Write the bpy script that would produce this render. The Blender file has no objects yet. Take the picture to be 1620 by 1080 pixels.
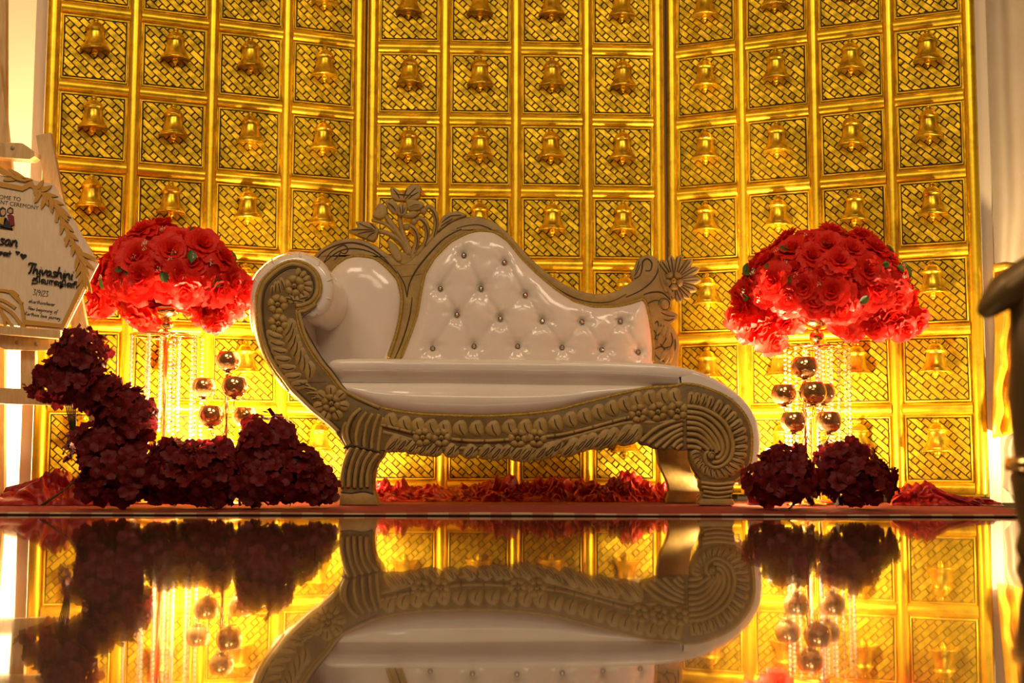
import bpy, math, random
from mathutils import Vector, Matrix, noise
from mathutils.geometry import tessellate_polygon

# ------------------------------------------------------------------ camera, world, lights
scene = bpy.context.scene
COL = scene.collection
F_PX, PITCH, ROLL, CAM_Z = 2115.8, math.radians(5.396), math.radians(0.133), 0.153
cam_data = bpy.data.cameras.new('camera')
cam_data.sensor_width = 36.0
cam_data.lens = F_PX / 1620 * 36.0
cam_data.clip_start, cam_data.clip_end = 0.02, 60
cam_data.dof.use_dof = True
cam_data.dof.focus_distance = 4.85
cam_data.dof.aperture_fstop = 2.8
cam = bpy.data.objects.new('camera', cam_data)
COL.objects.link(cam)
cam.location = (0, 0, CAM_Z)
cam.rotation_euler = (Matrix.Rotation(math.pi / 2 + PITCH, 3, 'X') @ Matrix.Rotation(ROLL, 3, 'Z')).to_euler()
scene.camera = cam

world = bpy.data.worlds.new('world')
scene.world = world
world.use_nodes = True
world.node_tree.nodes['Background'].inputs[0].default_value = (1.0, 0.80, 0.58, 1)
world.node_tree.nodes['Background'].inputs[1].default_value = 0.05

vs = scene.view_settings
vs.view_transform = 'Standard'
vs.look = 'None'
vs.exposure = 0.12
vs.gamma = 1.0
vs.use_curve_mapping = False


def area_light(name, loc, rot, size, power, color, size_y=None):
    l = bpy.data.lights.new(name, 'AREA')
    l.shape = 'RECTANGLE'
    l.size, l.size_y = size, size_y or size
    l.energy, l.color = power, color
    o = bpy.data.objects.new(name, l)
    COL.objects.link(o)
    o.location, o.rotation_euler = loc, rot
    return o


# unseen lights at ceiling height, added as front fill for the sofa
area_light('front_fill_light', (-1.5, 1.6, 3.35), (math.radians(22), 0, 0), 1.6, 46, (1.0, 0.76, 0.50), 1.0)
area_light('front_fill_light', (1.3, 1.6, 3.35), (math.radians(22), 0, 0), 1.6, 46, (1.0, 0.76, 0.50), 1.0)
area_light('front_fill_light', (0.0, -1.6, 3.35), (math.radians(30), 0, 0), 2.4, 50, (1.0, 0.76, 0.50), 1.4)
UP_COL = (1.0, 0.73, 0.37)

# ------------------------------------------------------------------ pixel helpers
CP, SP = math.cos(PITCH), math.sin(PITCH)
CR, SR = math.cos(ROLL), math.sin(ROLL)


def W(px, py, Y):
    """point of the world at depth Y on the sight line through a photo pixel"""
    u, v = px - 810.0, py - 540.0
    u, v = CR * u + SR * v, -SR * u + CR * v
    y = F_PX * CP + v * SP
    z = F_PX * SP - v * CP
    return Vector((u * Y / y, Y, CAM_Z + z * Y / y))


def PX(p):
    """photo pixel of a world point (only used to choose which pieces are built singly)"""
    x, y, z = p[0], p[1], p[2] - CAM_Z
    yc = y * CP + z * SP
    zc = -y * SP + z * CP
    return (810 + F_PX * x / yc, 540 - F_PX * zc / yc)


# ------------------------------------------------------------------ object helpers
def root_of(o):
    while o.parent:
        o = o.parent
    return o


def link(name, data, parent=None):
    o = bpy.data.objects.new(name, data)
    COL.objects.link(o)
    if parent:
        o.parent = parent
    return o


def tag(o, label=None, cat=None, group=None, kind=None):
    if label: o['label'] = label
    if cat: o['category'] = cat
    if group: o['group'] = group
    if kind: o['kind'] = kind
    return o


def thing(name, label, cat, loc=(0, 0, 0), rz=0.0, group=None):
    o = link(name, None)
    o.empty_display_size = 0.05
    o.location = loc
    o.rotation_euler = (0, 0, rz)
    return tag(o, label, cat, group)


class MB:
    def __init__(s):
        s.v, s.f = [], []

    def add(s, vs, fs):
        n = len(s.v)
        s.v += [tuple(p) for p in vs]
        s.f += [tuple(i + n for i in f) for f in fs]

    def box(s, c, d, rot=None):
        x, y, z = d[0] / 2, d[1] / 2, d[2] / 2
        vs = [Vector((a * x, b * y, e * z)) for a in (-1, 1) for b in (-1, 1) for e in (-1, 1)]
        if rot: vs = [rot @ p for p in vs]
        c = Vector(c)
        s.add([c + p for p in vs], [(0, 1, 3, 2), (4, 6, 7, 5), (0, 4, 5, 1), (2, 3, 7, 6), (0, 2, 6, 4), (1, 5, 7, 3)])

    def tube(s, path, r, sides=8, cap=True, flat=1.0, up=None, closed=False):
        """sweep; r number or list; flat scales the section along `up`"""
        path = [Vector(p) for p in path]
        n = len(path)
        rs = r if isinstance(r, (list, tuple)) else [r] * n
        vs, fs = [], []
        up = Vector(up) if up else Vector((0, 1, 0))
        for i, p in enumerate(path):
            a = path[i - 1] if (i > 0 or closed) else p
            b = path[(i + 1) % n] if (i < n - 1 or closed) else p
            t = (b - a).normalized()
            side = t.cross(up)
            if side.length < 1e-4: side = t.cross(Vector((1, 0, 0)))
            side.normalize()
            u2 = side.cross(t).normalized()
            for k in range(sides):
                an = 2 * math.pi * k / sides
                vs.append(p + side * math.cos(an) * rs[i] + u2 * math.sin(an) * rs[i] * flat)
        m = n if closed else n - 1
        for i in range(m):
            j = (i + 1) % n
            for k in range(sides):
                k2 = (k + 1) % sides
                fs.append((i * sides + k, i * sides + k2, j * sides + k2, j * sides + k))
        if cap and not closed:
            fs.append(tuple(range(sides - 1, -1, -1)))
            fs.append(tuple((n - 1) * sides + k for k in range(sides)))
        s.add(vs, fs)

    def lathe(s, prof, c=(0, 0, 0), seg=20, rot=None):
        c = Vector(c)
        vs, fs = [], []
        for r, z in prof:
            for k in range(seg):
                a = 2 * math.pi * k / seg
                p = Vector((r * math.cos(a), r * math.sin(a), z))
                vs.append(c + (rot @ p if rot else p))
        for i in range(len(prof) - 1):
            for k in range(seg):
                k2 = (k + 1) % seg
                fs.append((i * seg + k, i * seg + k2, (i + 1) * seg + k2, (i + 1) * seg + k))
        if prof[0][0] > 1e-5: fs.append(tuple(range(seg - 1, -1, -1)))
        if prof[-1][0] > 1e-5: fs.append(tuple((len(prof) - 1) * seg + k for k in range(seg)))
        s.add(vs, fs)

    def ball(s, c, r, seg=10, rings=6, sc=(1, 1, 1)):
        c = Vector(c)
        vs, fs = [], []
        for i in range(rings + 1):
            th = math.pi * i / rings
            for k in range(seg):
                a = 2 * math.pi * k / seg
                vs.append(c + Vector((r * math.sin(th) * math.cos(a) * sc[0], r * math.sin(th) * math.sin(a) * sc[1], r * math.cos(th) * sc[2])))
        for i in range(rings):
            for k in range(seg):
                k2 = (k + 1) % seg
                fs.append((i * seg + k, (i + 1) * seg + k, (i + 1) * seg + k2, i * seg + k2))
        s.add(vs, fs)

    def plate(s, poly, y0, y1, bev=0.0, steps=2, pix=True, Yp=None):
        """solid from an outline: real thickness along Y from y0 (front) to y1, rounded front edge"""
        pts = [(W(p[0], p[1], Yp or y0) if pix else Vector((p[0], y0, p[1]))) for p in poly]
        xz = [(p.x, p.z) for p in pts]
        ar = sum(xz[i][0] * xz[(i + 1) % len(xz)][1] - xz[(i + 1) % len(xz)][0] * xz[i][1] for i in range(len(xz)))
        if ar < 0: xz.reverse()
        n = len(xz)
        nor = []
        for i in range(n):
            a, b, c = xz[i - 1], xz[i], xz[(i + 1) % n]
            e1 = Vector((b[0] - a[0], b[1] - a[1])); e2 = Vector((c[0] - b[0], c[1] - b[1]))
            if e1.length > 0: e1.normalize()
            if e2.length > 0: e2.normalize()
            t = e1 + e2
            if t.length < 1e-6: t = e1
            t.normalize()
            nor.append((-t.y, t.x))
        rings = [(y1, 0.0)]
        if bev > 0:
            for k in range(steps + 1):
                a = math.pi / 2 * k / steps
                rings.append((y0 + bev * (1 - math.sin(a)), bev * (1 - math.cos(a))))
        else:
            rings.append((y0, 0.0))
        vs, fs = [], []
        for (y, ins) in rings:
            for i in range(n):
                vs.append((xz[i][0] + nor[i][0] * ins, y, xz[i][1] + nor[i][1] * ins))
        for r in range(len(rings) - 1):
            for i in range(n):
                j = (i + 1) % n
                fs.append((r * n + i, r * n + j, (r + 1) * n + j, (r + 1) * n + i))
        tri = tessellate_polygon([[Vector((p[0], p[1], 0)) for p in xz]])
        L = (len(rings) - 1) * n
        for t in tri:
            fs.append((L + t[0], L + t[1], L + t[2]))
            fs.append((t[2], t[1], t[0]))
        s.add(vs, fs)

    def dome(s, ring, peak_off, levels=(0.0, 0.6, 0.9), scl=(1.0, 0.72, 0.36)):
        """raised pad from a 3d outline; peak_off is the vector at full height"""
        ring = [Vector(p) for p in ring]
        c = sum(ring, Vector()) / len(ring)
        o = Vector(peak_off)
        n = len(ring)
        vs, fs = [], []
        for l, sc in zip(levels, scl):
            vs += [c + (p - c) * sc + o * l for p in ring]
        vs.append(c + o)
        for r in range(len(levels) - 1):
            for i in range(n):
                j = (i + 1) % n
                fs.append((r * n + i, r * n + j, (r + 1) * n + j, (r + 1) * n + i))
        b = (len(levels) - 1) * n
        for i in range(n):
            fs.append((b + i, b + (i + 1) % n, len(vs) - 1))
        s.add(vs, fs)

    def grid(s, pts, closed_u=False):
        n, m = len(pts), len(pts[0])
        fs = []
        for i in range(n - 1):
            for j in range(m - 1):
                fs.append((i * m + j, i * m + j + 1, (i + 1) * m + j + 1, (i + 1) * m + j))
            if closed_u:
                fs.append((i * m + m - 1, i * m, (i + 1) * m, (i + 1) * m + m - 1))
        s.add([p for r in pts for p in r], fs)

    def loft(s, secs):
        """closed sections joined, capped at both ends"""
        s.grid(secs, closed_u=True)
        n = len(secs[0])
        b = len(s.v) - n * len(secs)
        s.f.append(tuple(b + k for k in range(n - 1, -1, -1)))
        s.f.append(tuple(b + (len(secs) - 1) * n + k for k in range(n)))

    def data(s, name, mat, smooth=True, org=(0, 0, 0)):
        me = bpy.data.meshes.new(name)
        ox, oy, oz = org
        me.from_pydata([(x - ox, y - oy, z - oz) for x, y, z in s.v], [], s.f)
        me.validate()
        if mat: me.materials.append(mat)
        if smooth:
            me.polygons.foreach_set('use_smooth', [True] * len(me.polygons))
        return me

    def build(s, name, mat, parent=None, smooth=True, local=False, org=None, sharp=None):
        if parent is not None and not local:
            org = root_of(parent).location
        me = s.data(name, mat, smooth, org or (0, 0, 0))
        if sharp and smooth:
            me.set_sharp_from_angle(angle=math.radians(sharp))
        o = link(name, me, parent)
        if parent is None and org is not None:
            o.location = org
        return o


def catmull(pts, k=6, closed=False):
    n = len(pts)
    out = []
    rng = range(n) if closed else range(n - 1)
    for i in rng:
        if closed:
            p0, p1, p2, p3 = pts[i - 1], pts[i], pts[(i + 1) % n], pts[(i + 2) % n]
        else:
            p0, p1, p2, p3 = pts[max(i - 1, 0)], pts[i], pts[i + 1], pts[min(i + 2, n - 1)]
        for j in range(k):
            t = j / k
            out.append(tuple(0.5 * (2 * b + (-a + c) * t + (2 * a - 5 * b + 4 * c - d) * t * t + (-a + 3 * b - 3 * c + d) * t ** 3)
                             for a, b, c, d in zip(p0, p1, p2, p3)))
    if not closed: out.append(tuple(pts[-1]))
    return out


def resample(path, step):
    path = [Vector(p) for p in path]
    out = [path[0].copy()]
    acc = 0.0
    for a, b in zip(path, path[1:]):
        L = (b - a).length
        if L == 0: continue
        d = step - acc
        while d <= L:
            out.append(a + (b - a) * (d / L))
            d += step
        acc = (acc + L) % step
    return out


def interp(pts, x):
    if x <= pts[0][0]: return pts[0][1]
    for (a, b), (c, d) in zip(pts, pts[1:]):
        if x <= c: return b + (d - b) * (x - a) / (c - a)
    return pts[-1][1]


# ------------------------------------------------------------------ materials
def mat(name, col, rough=0.5, metal=0.0, col2=None, nscale=8.0, bump=0.0, bscale=40.0, spec=None, coat=0.0, trans=0.0,
        translucent=0.0, sheen=0.0, contrast=(0.35, 0.65), rough2=None, ior=None, stretch=None):
    m = bpy.data.materials.new(name)
    m.use_nodes = True
    nt = m.node_tree
    b = nt.nodes['Principled BSDF']
    b.inputs['Base Color'].default_value = (*col, 1)
    b.inputs['Roughness'].default_value = rough
    b.inputs['Metallic'].default_value = metal
    if spec is not None: b.inputs['Specular IOR Level'].default_value = spec
    if coat: b.inputs['Coat Weight'].default_value = coat; b.inputs['Coat Roughness'].default_value = 0.06
    if trans: b.inputs['Transmission Weight'].default_value = trans
    if ior: b.inputs['IOR'].default_value = ior
    if sheen: b.inputs['Sheen Weight'].default_value = sheen
    tc = nt.nodes.new('ShaderNodeTexCoord')
    src = tc.outputs['Object']
    if stretch:
        mp = nt.nodes.new('ShaderNodeMapping')
        mp.inputs['Scale'].default_value = stretch
        nt.links.new(src, mp.inputs['Vector'])
        src = mp.outputs['Vector']
    if col2:
        nz = nt.nodes.new('ShaderNodeTexNoise')
        nz.inputs['Scale'].default_value = nscale
        nz.inputs['Detail'].default_value = 5
        nz.inputs['Roughness'].default_value = 0.65
        nt.links.new(src, nz.inputs['Vector'])
        cr = nt.nodes.new('ShaderNodeValToRGB')
        cr.color_ramp.elements[0].position, cr.color_ramp.elements[1].position = contrast
        cr.color_ramp.elements[0].color = (*col, 1)
        cr.color_ramp.elements[1].color = (*col2, 1)
        nt.links.new(nz.outputs['Fac'], cr.inputs['Fac'])
        nt.links.new(cr.outputs['Color'], b.inputs['Base Color'])
        if rough2 is not None:
            mr = nt.nodes.new('ShaderNodeMapRange')
            mr.inputs['From Min'].default_value, mr.inputs['From Max'].default_value = contrast
            mr.inputs['To Min'].default_value, mr.inputs['To Max'].default_value = rough, rough2
            nt.links.new(nz.outputs['Fac'], mr.inputs['Value'])
            nt.links.new(mr.outputs['Result'], b.inputs['Roughness'])
    if bump:
        n2 = nt.nodes.new('ShaderNodeTexNoise')
        n2.inputs['Scale'].default_value = bscale
        n2.inputs['Detail'].default_value = 3
        nt.links.new(src, n2.inputs['Vector'])
        bp = nt.nodes.new('ShaderNodeBump')
        bp.inputs['Strength'].default_value = bump
        bp.inputs['Distance'].default_value = 0.01
        nt.links.new(n2.outputs['Fac'], bp.inputs['Height'])
        nt.links.new(bp.outputs['Normal'], b.inputs['Normal'])
    if translucent:
        tr = nt.nodes.new('ShaderNodeBsdfTranslucent')
        mx = nt.nodes.new('ShaderNodeMixShader')
        mx.inputs[0].default_value = translucent
        out = nt.nodes['Material Output']
        nt.links.new(b.outputs[0], mx.inputs[1])
        nt.links.new(tr.outputs[0], mx.inputs[2])
        nt.links.new(mx.outputs[0], out.inputs['Surface'])
        if col2: nt.links.new(cr.outputs['Color'], tr.inputs['Color'])
        else: tr.inputs['Color'].default_value = (*col, 1)
    return m


M = {}
M['gold'] = mat('antique_gold', (0.80, 0.52, 0.016), 0.40, 0.80, (0.20, 0.125, 0.006), 24, 0.15, 60, contrast=(0.40, 0.74), rough2=0.55)
M['gold_rail'] = mat('gold_rail', (0.95, 0.62, 0.030), 0.36, 0.85, (0.40, 0.245, 0.012), 16, 0.06, 50, contrast=(0.5, 0.85), stretch=(1, 1, 1))
M['bell'] = mat('bell_gold', (0.88, 0.57, 0.03), 0.30, 0.85, (0.22, 0.13, 0.015), 30, 0.05, 50, contrast=(0.45, 0.72))
M['patina'] = mat('dark_patina', (0.020, 0.011, 0.002), 0.6, 0.2, (0.07, 0.04, 0.006), 12)
M['board'] = mat('panel_back_board', (0.10, 0.055, 0.02), 0.7)
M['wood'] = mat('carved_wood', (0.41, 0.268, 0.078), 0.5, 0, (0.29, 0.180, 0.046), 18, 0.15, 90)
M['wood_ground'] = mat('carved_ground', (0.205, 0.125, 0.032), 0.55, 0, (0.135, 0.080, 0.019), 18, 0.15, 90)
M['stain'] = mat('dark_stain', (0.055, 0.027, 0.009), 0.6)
M['leather'] = mat('white_leather', (0.80, 0.715, 0.635), 0.16, 0, (0.75, 0.66, 0.58), 5, 0.05, 9, coat=0.25)
M['rope'] = mat('gold_rope', (0.52, 0.33, 0.05), 0.45, 0.3, (0.30, 0.18, 0.02), 120)
M['crystal'] = mat('crystal', (0.95, 0.93, 0.9), 0.05, 0.0, trans=0.85, ior=1.5)
M['button'] = mat('button_crystal', (0.75, 0.72, 0.68), 0.08, 0.9)
M['chrome'] = mat('button_rim', (0.25, 0.2, 0.14), 0.2, 0.9)
M['rose'] = mat('red_petal', (0.92, 0.040, 0.020), 0.5, 0, (0.76, 0.020, 0.012), 10, translucent=0.32, spec=0.3)
M['maroon'] = mat('maroon_petal', (0.20, 0.012, 0.014), 0.5, 0, (0.075, 0.004, 0.006), 9, translucent=0.32, spec=0.2)
M['leaf'] = mat('leaf_green', (0.05, 0.11, 0.015), 0.5, 0, (0.10, 0.16, 0.03), 30, translucent=0.2)
M['stem'] = mat('stem_green', (0.07, 0.075, 0.02), 0.6)
M['tiny'] = mat('tiny_blossom', (0.85, 0.78, 0.5), 0.6)
M['foam'] = mat('foam_tray', (0.06, 0.03, 0.015), 0.8)
M['brass'] = mat('polished_brass', (0.90, 0.62, 0.25), 0.14, 1.0)
M['amber'] = mat('amber_mirror_glass', (0.78, 0.47, 0.19), 0.04, 0.55, trans=0.75, ior=1.9)
M['amber_in'] = mat('amber_glass_inside', (0.55, 0.12, 0.03), 0.15, 0.6)
M['cloth'] = mat('red_satin', (0.34, 0.005, 0.005), 0.40, 0, (0.25, 0.003, 0.003), 9, 0.9, 22, spec=0.35)
M['carpet'] = mat('red_carpet', (0.29, 0.016, 0.012), 0.95, 0, (0.18, 0.011, 0.008), 60, 0.5, 400)
M['pine'] = mat('pine_wood', (0.74, 0.50, 0.23), 0.5, 0, (0.56, 0.35, 0.14), 9, 0.05, 60, stretch=(6, 6, 1))
M['ply'] = mat('pale_plywood', (0.82, 0.65, 0.47), 0.6, 0, (0.74, 0.57, 0.39), 12, stretch=(8, 2, 1))
M['mdf'] = mat('gold_brown_fretwork', (0.58, 0.30, 0.055), 0.5)
M['black'] = mat('black_lettering', (0.015, 0.01, 0.008), 0.5)
M['ink'] = mat('engraved_lettering', (0.05, 0.028, 0.015), 0.6)
M['screw'] = mat('screw_steel', (0.35, 0.3, 0.22), 0.3, 1.0)
M['wall'] = mat('cream_wall', (0.80, 0.66, 0.48), 0.8)
M['dimwall'] = mat('hall_wall', (0.42, 0.32, 0.22), 0.8)
M['curtain'] = mat('cream_curtain', (0.80, 0.66, 0.50), 0.75, 0, (0.74, 0.60, 0.44), 6, translucent=0.2)
M['floor'] = mat('gloss_floor', (0.09, 0.055, 0.035), 0.015, 0.0, ior=3.3, bump=0.004, bscale=3, coat=0.6)
M['darkbronze'] = mat('dark_bronze', (0.16, 0.095, 0.03), 0.4, 0.5)
M['satin'] = mat('gold_satin', (0.90, 0.54, 0.05), 0.28, 0.4, (0.62, 0.33, 0.02), 14, 0.3, 25)
M['lamp'] = mat('lamp_housing', (0.03, 0.03, 0.03), 0.4)


# checkered binding of the carpet
def checker_mat():
    m = bpy.data.materials.new('checkered_binding')
    m.use_nodes = True
    nt = m.node_tree
    b = nt.nodes['Principled BSDF']
    b.inputs['Roughness'].default_value = 0.85
    tc = nt.nodes.new('ShaderNodeTexCoord')
    ck = nt.nodes.new('ShaderNodeTexChecker')
    ck.inputs['Scale'].default_value = 15
    ck.inputs['Color1'].default_value = (0.45, 0.32, 0.19, 1)
    ck.inputs['Color2'].default_value = (0.32, 0.15, 0.08, 1)
    nt.links.new(tc.outputs['Object'], ck.inputs['Vector'])
    nt.links.new(ck.outputs['Color'], b.inputs['Base Color'])
    return m


M['checker'] = checker_mat()

# ------------------------------------------------------------------ the setting
FZ = 0.022          # carpet top


def struct(name, mb, m, smooth=False):
    o = mb.build(name, m, smooth=smooth)
    o['kind'] = 'structure'
    return o


mb = MB(); mb.box((0, 0.5, -0.05), (12, 13, 0.1)); struct('floor', mb, M['floor'])
mb = MB(); mb.box((0, 5.95, 1.75), (12, 0.1, 3.6)); struct('wall_back', mb, M['wall'])
mb = MB(); mb.box((0, -5.05, 1.75), (12, 0.1, 3.6)); struct('wall_front', mb, M['dimwall'])
mb = MB(); mb.box((-6.05, 0.5, 1.75), (0.1, 13, 3.6)); struct('wall_left', mb, M['dimwall'])
mb = MB(); mb.box((6.05, 0.5, 1.75), (0.1, 13, 3.6)); struct('wall_right', mb, M['dimwall'])
mb = MB(); mb.box((0, 0.5, 3.6), (12, 13, 0.1)); struct('ceiling', mb, M['dimwall'])

# red carpet with a rolled front edge and checkered binding
cx1 = W(1590, 805, 4.6).x
carpet = thing('red_carpet', 'long red carpet runner with a pale checkered binding under the sofa', 'carpet', (0, 4.6, 0))
prof = [(4.290, 0.001), (4.286, 0.004), (4.294, 0.0072), (4.34, 0.009), (4.42, 0.014), (4.52, 0.020), (4.60, FZ), (5.45, FZ), (5.45, 0.001)]
mb = MB()
secs = []
NX = 120
for i in range(NX + 1):
    x = -2.35 + (cx1 + 2.35) * i / NX
    w = noise.noise((x * 2.3, 1.7, 0)) * 0.004
    secs.append([(x, y + (w * 3 if y < 4.3 else 0), max(z + (w if 4.28 < y < 4.5 else 0) * (1 if z > .002 else 0), 0.0005)) for y, z in prof])
mb.loft(secs)
mb.build('pile', M['carpet'], carpet)
mb = MB()
secs = []
for i in range(NX + 1):
    x = -2.34 + (cx1 + 2.33) * i / NX
    w = noise.noise((x * 2.3, 1.7, 0)) * 0.004
    secs.append([(x, 4.283 + 3 * w, 0.003), (x, 4.279 + 3 * w, 0.006 + w), (x, 4.283 + 3 * w, 0.0088 + w), (x, 4.305 + 3 * w, 0.0098 + w), (x, 4.305 + 3 * w, 0.004)])
mb.loft(secs)
tag(mb.build('binding', M['checker'], carpet), 'pale checkered carpet binding')

# ------------------------------------------------------------------ golden bell screen: three panels
CW, RH = 0.300, 0.3062
ROWS = 8
ZB = 0.0774
PAN = [((-1.1991, 5.2159), 21.75, 'left'), ((0.0143, 5.5134), 2.352, 'middle'), ((1.2308, 5.3390), -23.78, 'right')]
INX, INZ = 0.1165, 0.1195


def half_round(mb, a, b, wid, hgt, axis, y=0.0, n=6, cap=True):
    vs, fs = [], []
    for t in (a, b):
        for k in range(n + 1):
            an = math.pi * k / n
            o = wid * math.cos(an)
            h = -hgt * math.sin(an)
            vs.append((t[0] + o, y + h, t[1]) if axis == 'z' else (t[0], y + h, t[1] + o))
    for k in range(n):
        fs.append((k, k + 1, n + 2 + k, n + 1 + k))
    fs.append(tuple(range(n, -1, -1)))
    fs.append(tuple(range(n + 1, 2 * n + 2)))
    mb.add(vs, fs)


# bricks of the basket weave (running bond on a slant)
ST, PER, LONG, SQ, BW = 0.0232, 0.0935, 0.0665, 0.0222, 0.0208
ANG = math.radians(-42)


def clip_poly(poly, hx, hz):
    for ax, lim, sg in ((0, hx, 1), (0, -hx, -1), (1, hz, 1), (1, -hz, -1)):
        out = []
        for i in range(len(poly)):
            a, b = poly[i - 1], poly[i]
            ia, ib = (a[ax] - lim) * sg <= 0, (b[ax] - lim) * sg <= 0
            if ia != ib:
                t = (lim - a[ax]) / (b[ax] - a[ax])
                out.append((a[0] + (b[0] - a[0]) * t, a[1] + (b[1] - a[1]) * t))
            if ib: out.append(b)
        poly = out
        if not poly: return []
    return poly


def brick_solid(mb, poly, h=0.0060, ins=0.0020, y=-0.002, tilt=(0, 0)):
    n = len(poly)
    cx = sum(p[0] for p in poly) / n; cz = sum(p[1] for p in poly) / n
    vs = [(p[0], y, p[1]) for p in poly]
    for p in poly:
        d = math.hypot(p[0] - cx, p[1] - cz)
        k = max(0.2, 1 - ins * 1.3 / max(d, 1e-4))
        q = (cx + (p[0] - cx) * k, cz + (p[1] - cz) * k)
        vs.append((q[0], y - h - tilt[0] * (q[0] - cx) - tilt[1] * (q[1] - cz), q[1]))
    fs = [tuple(range(n, 2 * n))]
    for i in range(n):
        fs.append((i, (i + 1) % n, n + (i + 1) % n, n + i))
    mb.add(vs, fs)


def cell_bricks():
    out = []   # (centre, kind, poly, full)
    ca, sa = math.cos(ANG), math.sin(ANG)
    for k in range(-9, 10):
        for j in range(-5, 6):
            s0 = j * PER + (PER / 2 if k % 2 else 0) + 0.012
            for kind, c, L in (('long', s0, LONG), ('square', s0 + LONG / 2 + (PER - LONG) / 2, SQ)):
                t = k * ST
                quad = [(c - L / 2, t - BW / 2), (c + L / 2, t - BW / 2), (c + L / 2, t + BW / 2), (c - L / 2, t + BW / 2)]
                quad = [(a * ca - b * sa, a * sa + b * ca) for a, b in quad]
                q = clip_poly(quad, INX - 0.003, INZ - 0.003)
                if len(q) < 3: continue
                ar = abs(sum(q[i - 1][0] * q[i][1] - q[i][0] * q[i - 1][1] for i in range(len(q)))) / 2
                if ar < 6e-5: continue
                out.append(((c * ca - t * sa, c * sa + t * ca), kind, q, abs(ar - L * BW) < 1e-7))
    return out


CELL = cell_bricks()
brick_me = {}
for kind, L in (('long', LONG), ('square', SQ)):
    vars_ = []
    for t in ((0, 0), (0.05, 0.02), (-0.04, 0.05), (0.03, -0.06), (-0.06, -0.03)):
        mb = MB()
        ca, sa = math.cos(ANG), math.sin(ANG)
        quad = [(-L / 2, -BW / 2), (L / 2, -BW / 2), (L / 2, BW / 2), (-L / 2, BW / 2)]
        brick_solid(mb, [(a * ca - b * sa, a * sa + b * ca) for a, b in quad], tilt=t)
        vars_.append(mb.data('brick', M['gold'], False))
    brick_me[kind] = vars_
mb = MB()
prof = [(0.0, 0.116), (0.006, 0.1155), (0.0092, 0.111), (0.0088, 0.106), (0.006, 0.1035), (0.011, 0.1015), (0.020, 0.097), (0.0265, 0.090), (0.0295, 0.083),
        (0.0335, 0.081), (0.0345, 0.0785), (0.0335, 0.076), (0.0295, 0.074), (0.0295, 0.066), (0.0305, 0.052), (0.033, 0.040), (0.037, 0.030), (0.0425, 0.0225), (0.0445, 0.0205), (0.0440, 0.0185),
        (0.0480, 0.0145), (0.0495, 0.011), (0.0480, 0.008), (0.044, 0.0085), (0.030, 0.012), (0.012, 0.013), (0.0, 0.013)]
mb.lathe(prof, seg=22)
bell_me = mb.data('bell', M['bell'])
mb = MB()
mb.tube([(0, 0, 0.016), (0, 0, 0.010)], 0.004, 6)
mb.ball((0, 0, 0.006), 0.0105, 10, 6)
mb.ball((0, 0, -0.006), 0.0055, 8, 5)
clapper_me = mb.data('clapper', M['gold_rail'])
mb = MB()
hx, hz = INX + 0.0035, INZ + 0.0035
for r, off, yy in ((0.0048, 0, -0.004),):
    mb.tube([(-hx - off, yy, -hz - off), (hx + off, yy, -hz - off), (hx + off, yy, hz + off), (-hx - off, yy, hz + off)], r, 6, closed=True)
mould_me = mb.data('cell_moulding', M['gold_rail'])
mb = MB(); mb.box((0, 0.001, 0), (2 * INX, 0.004, 2 * INZ))
plate_me = mb.data('cell_plate', M['patina'], False)

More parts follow.
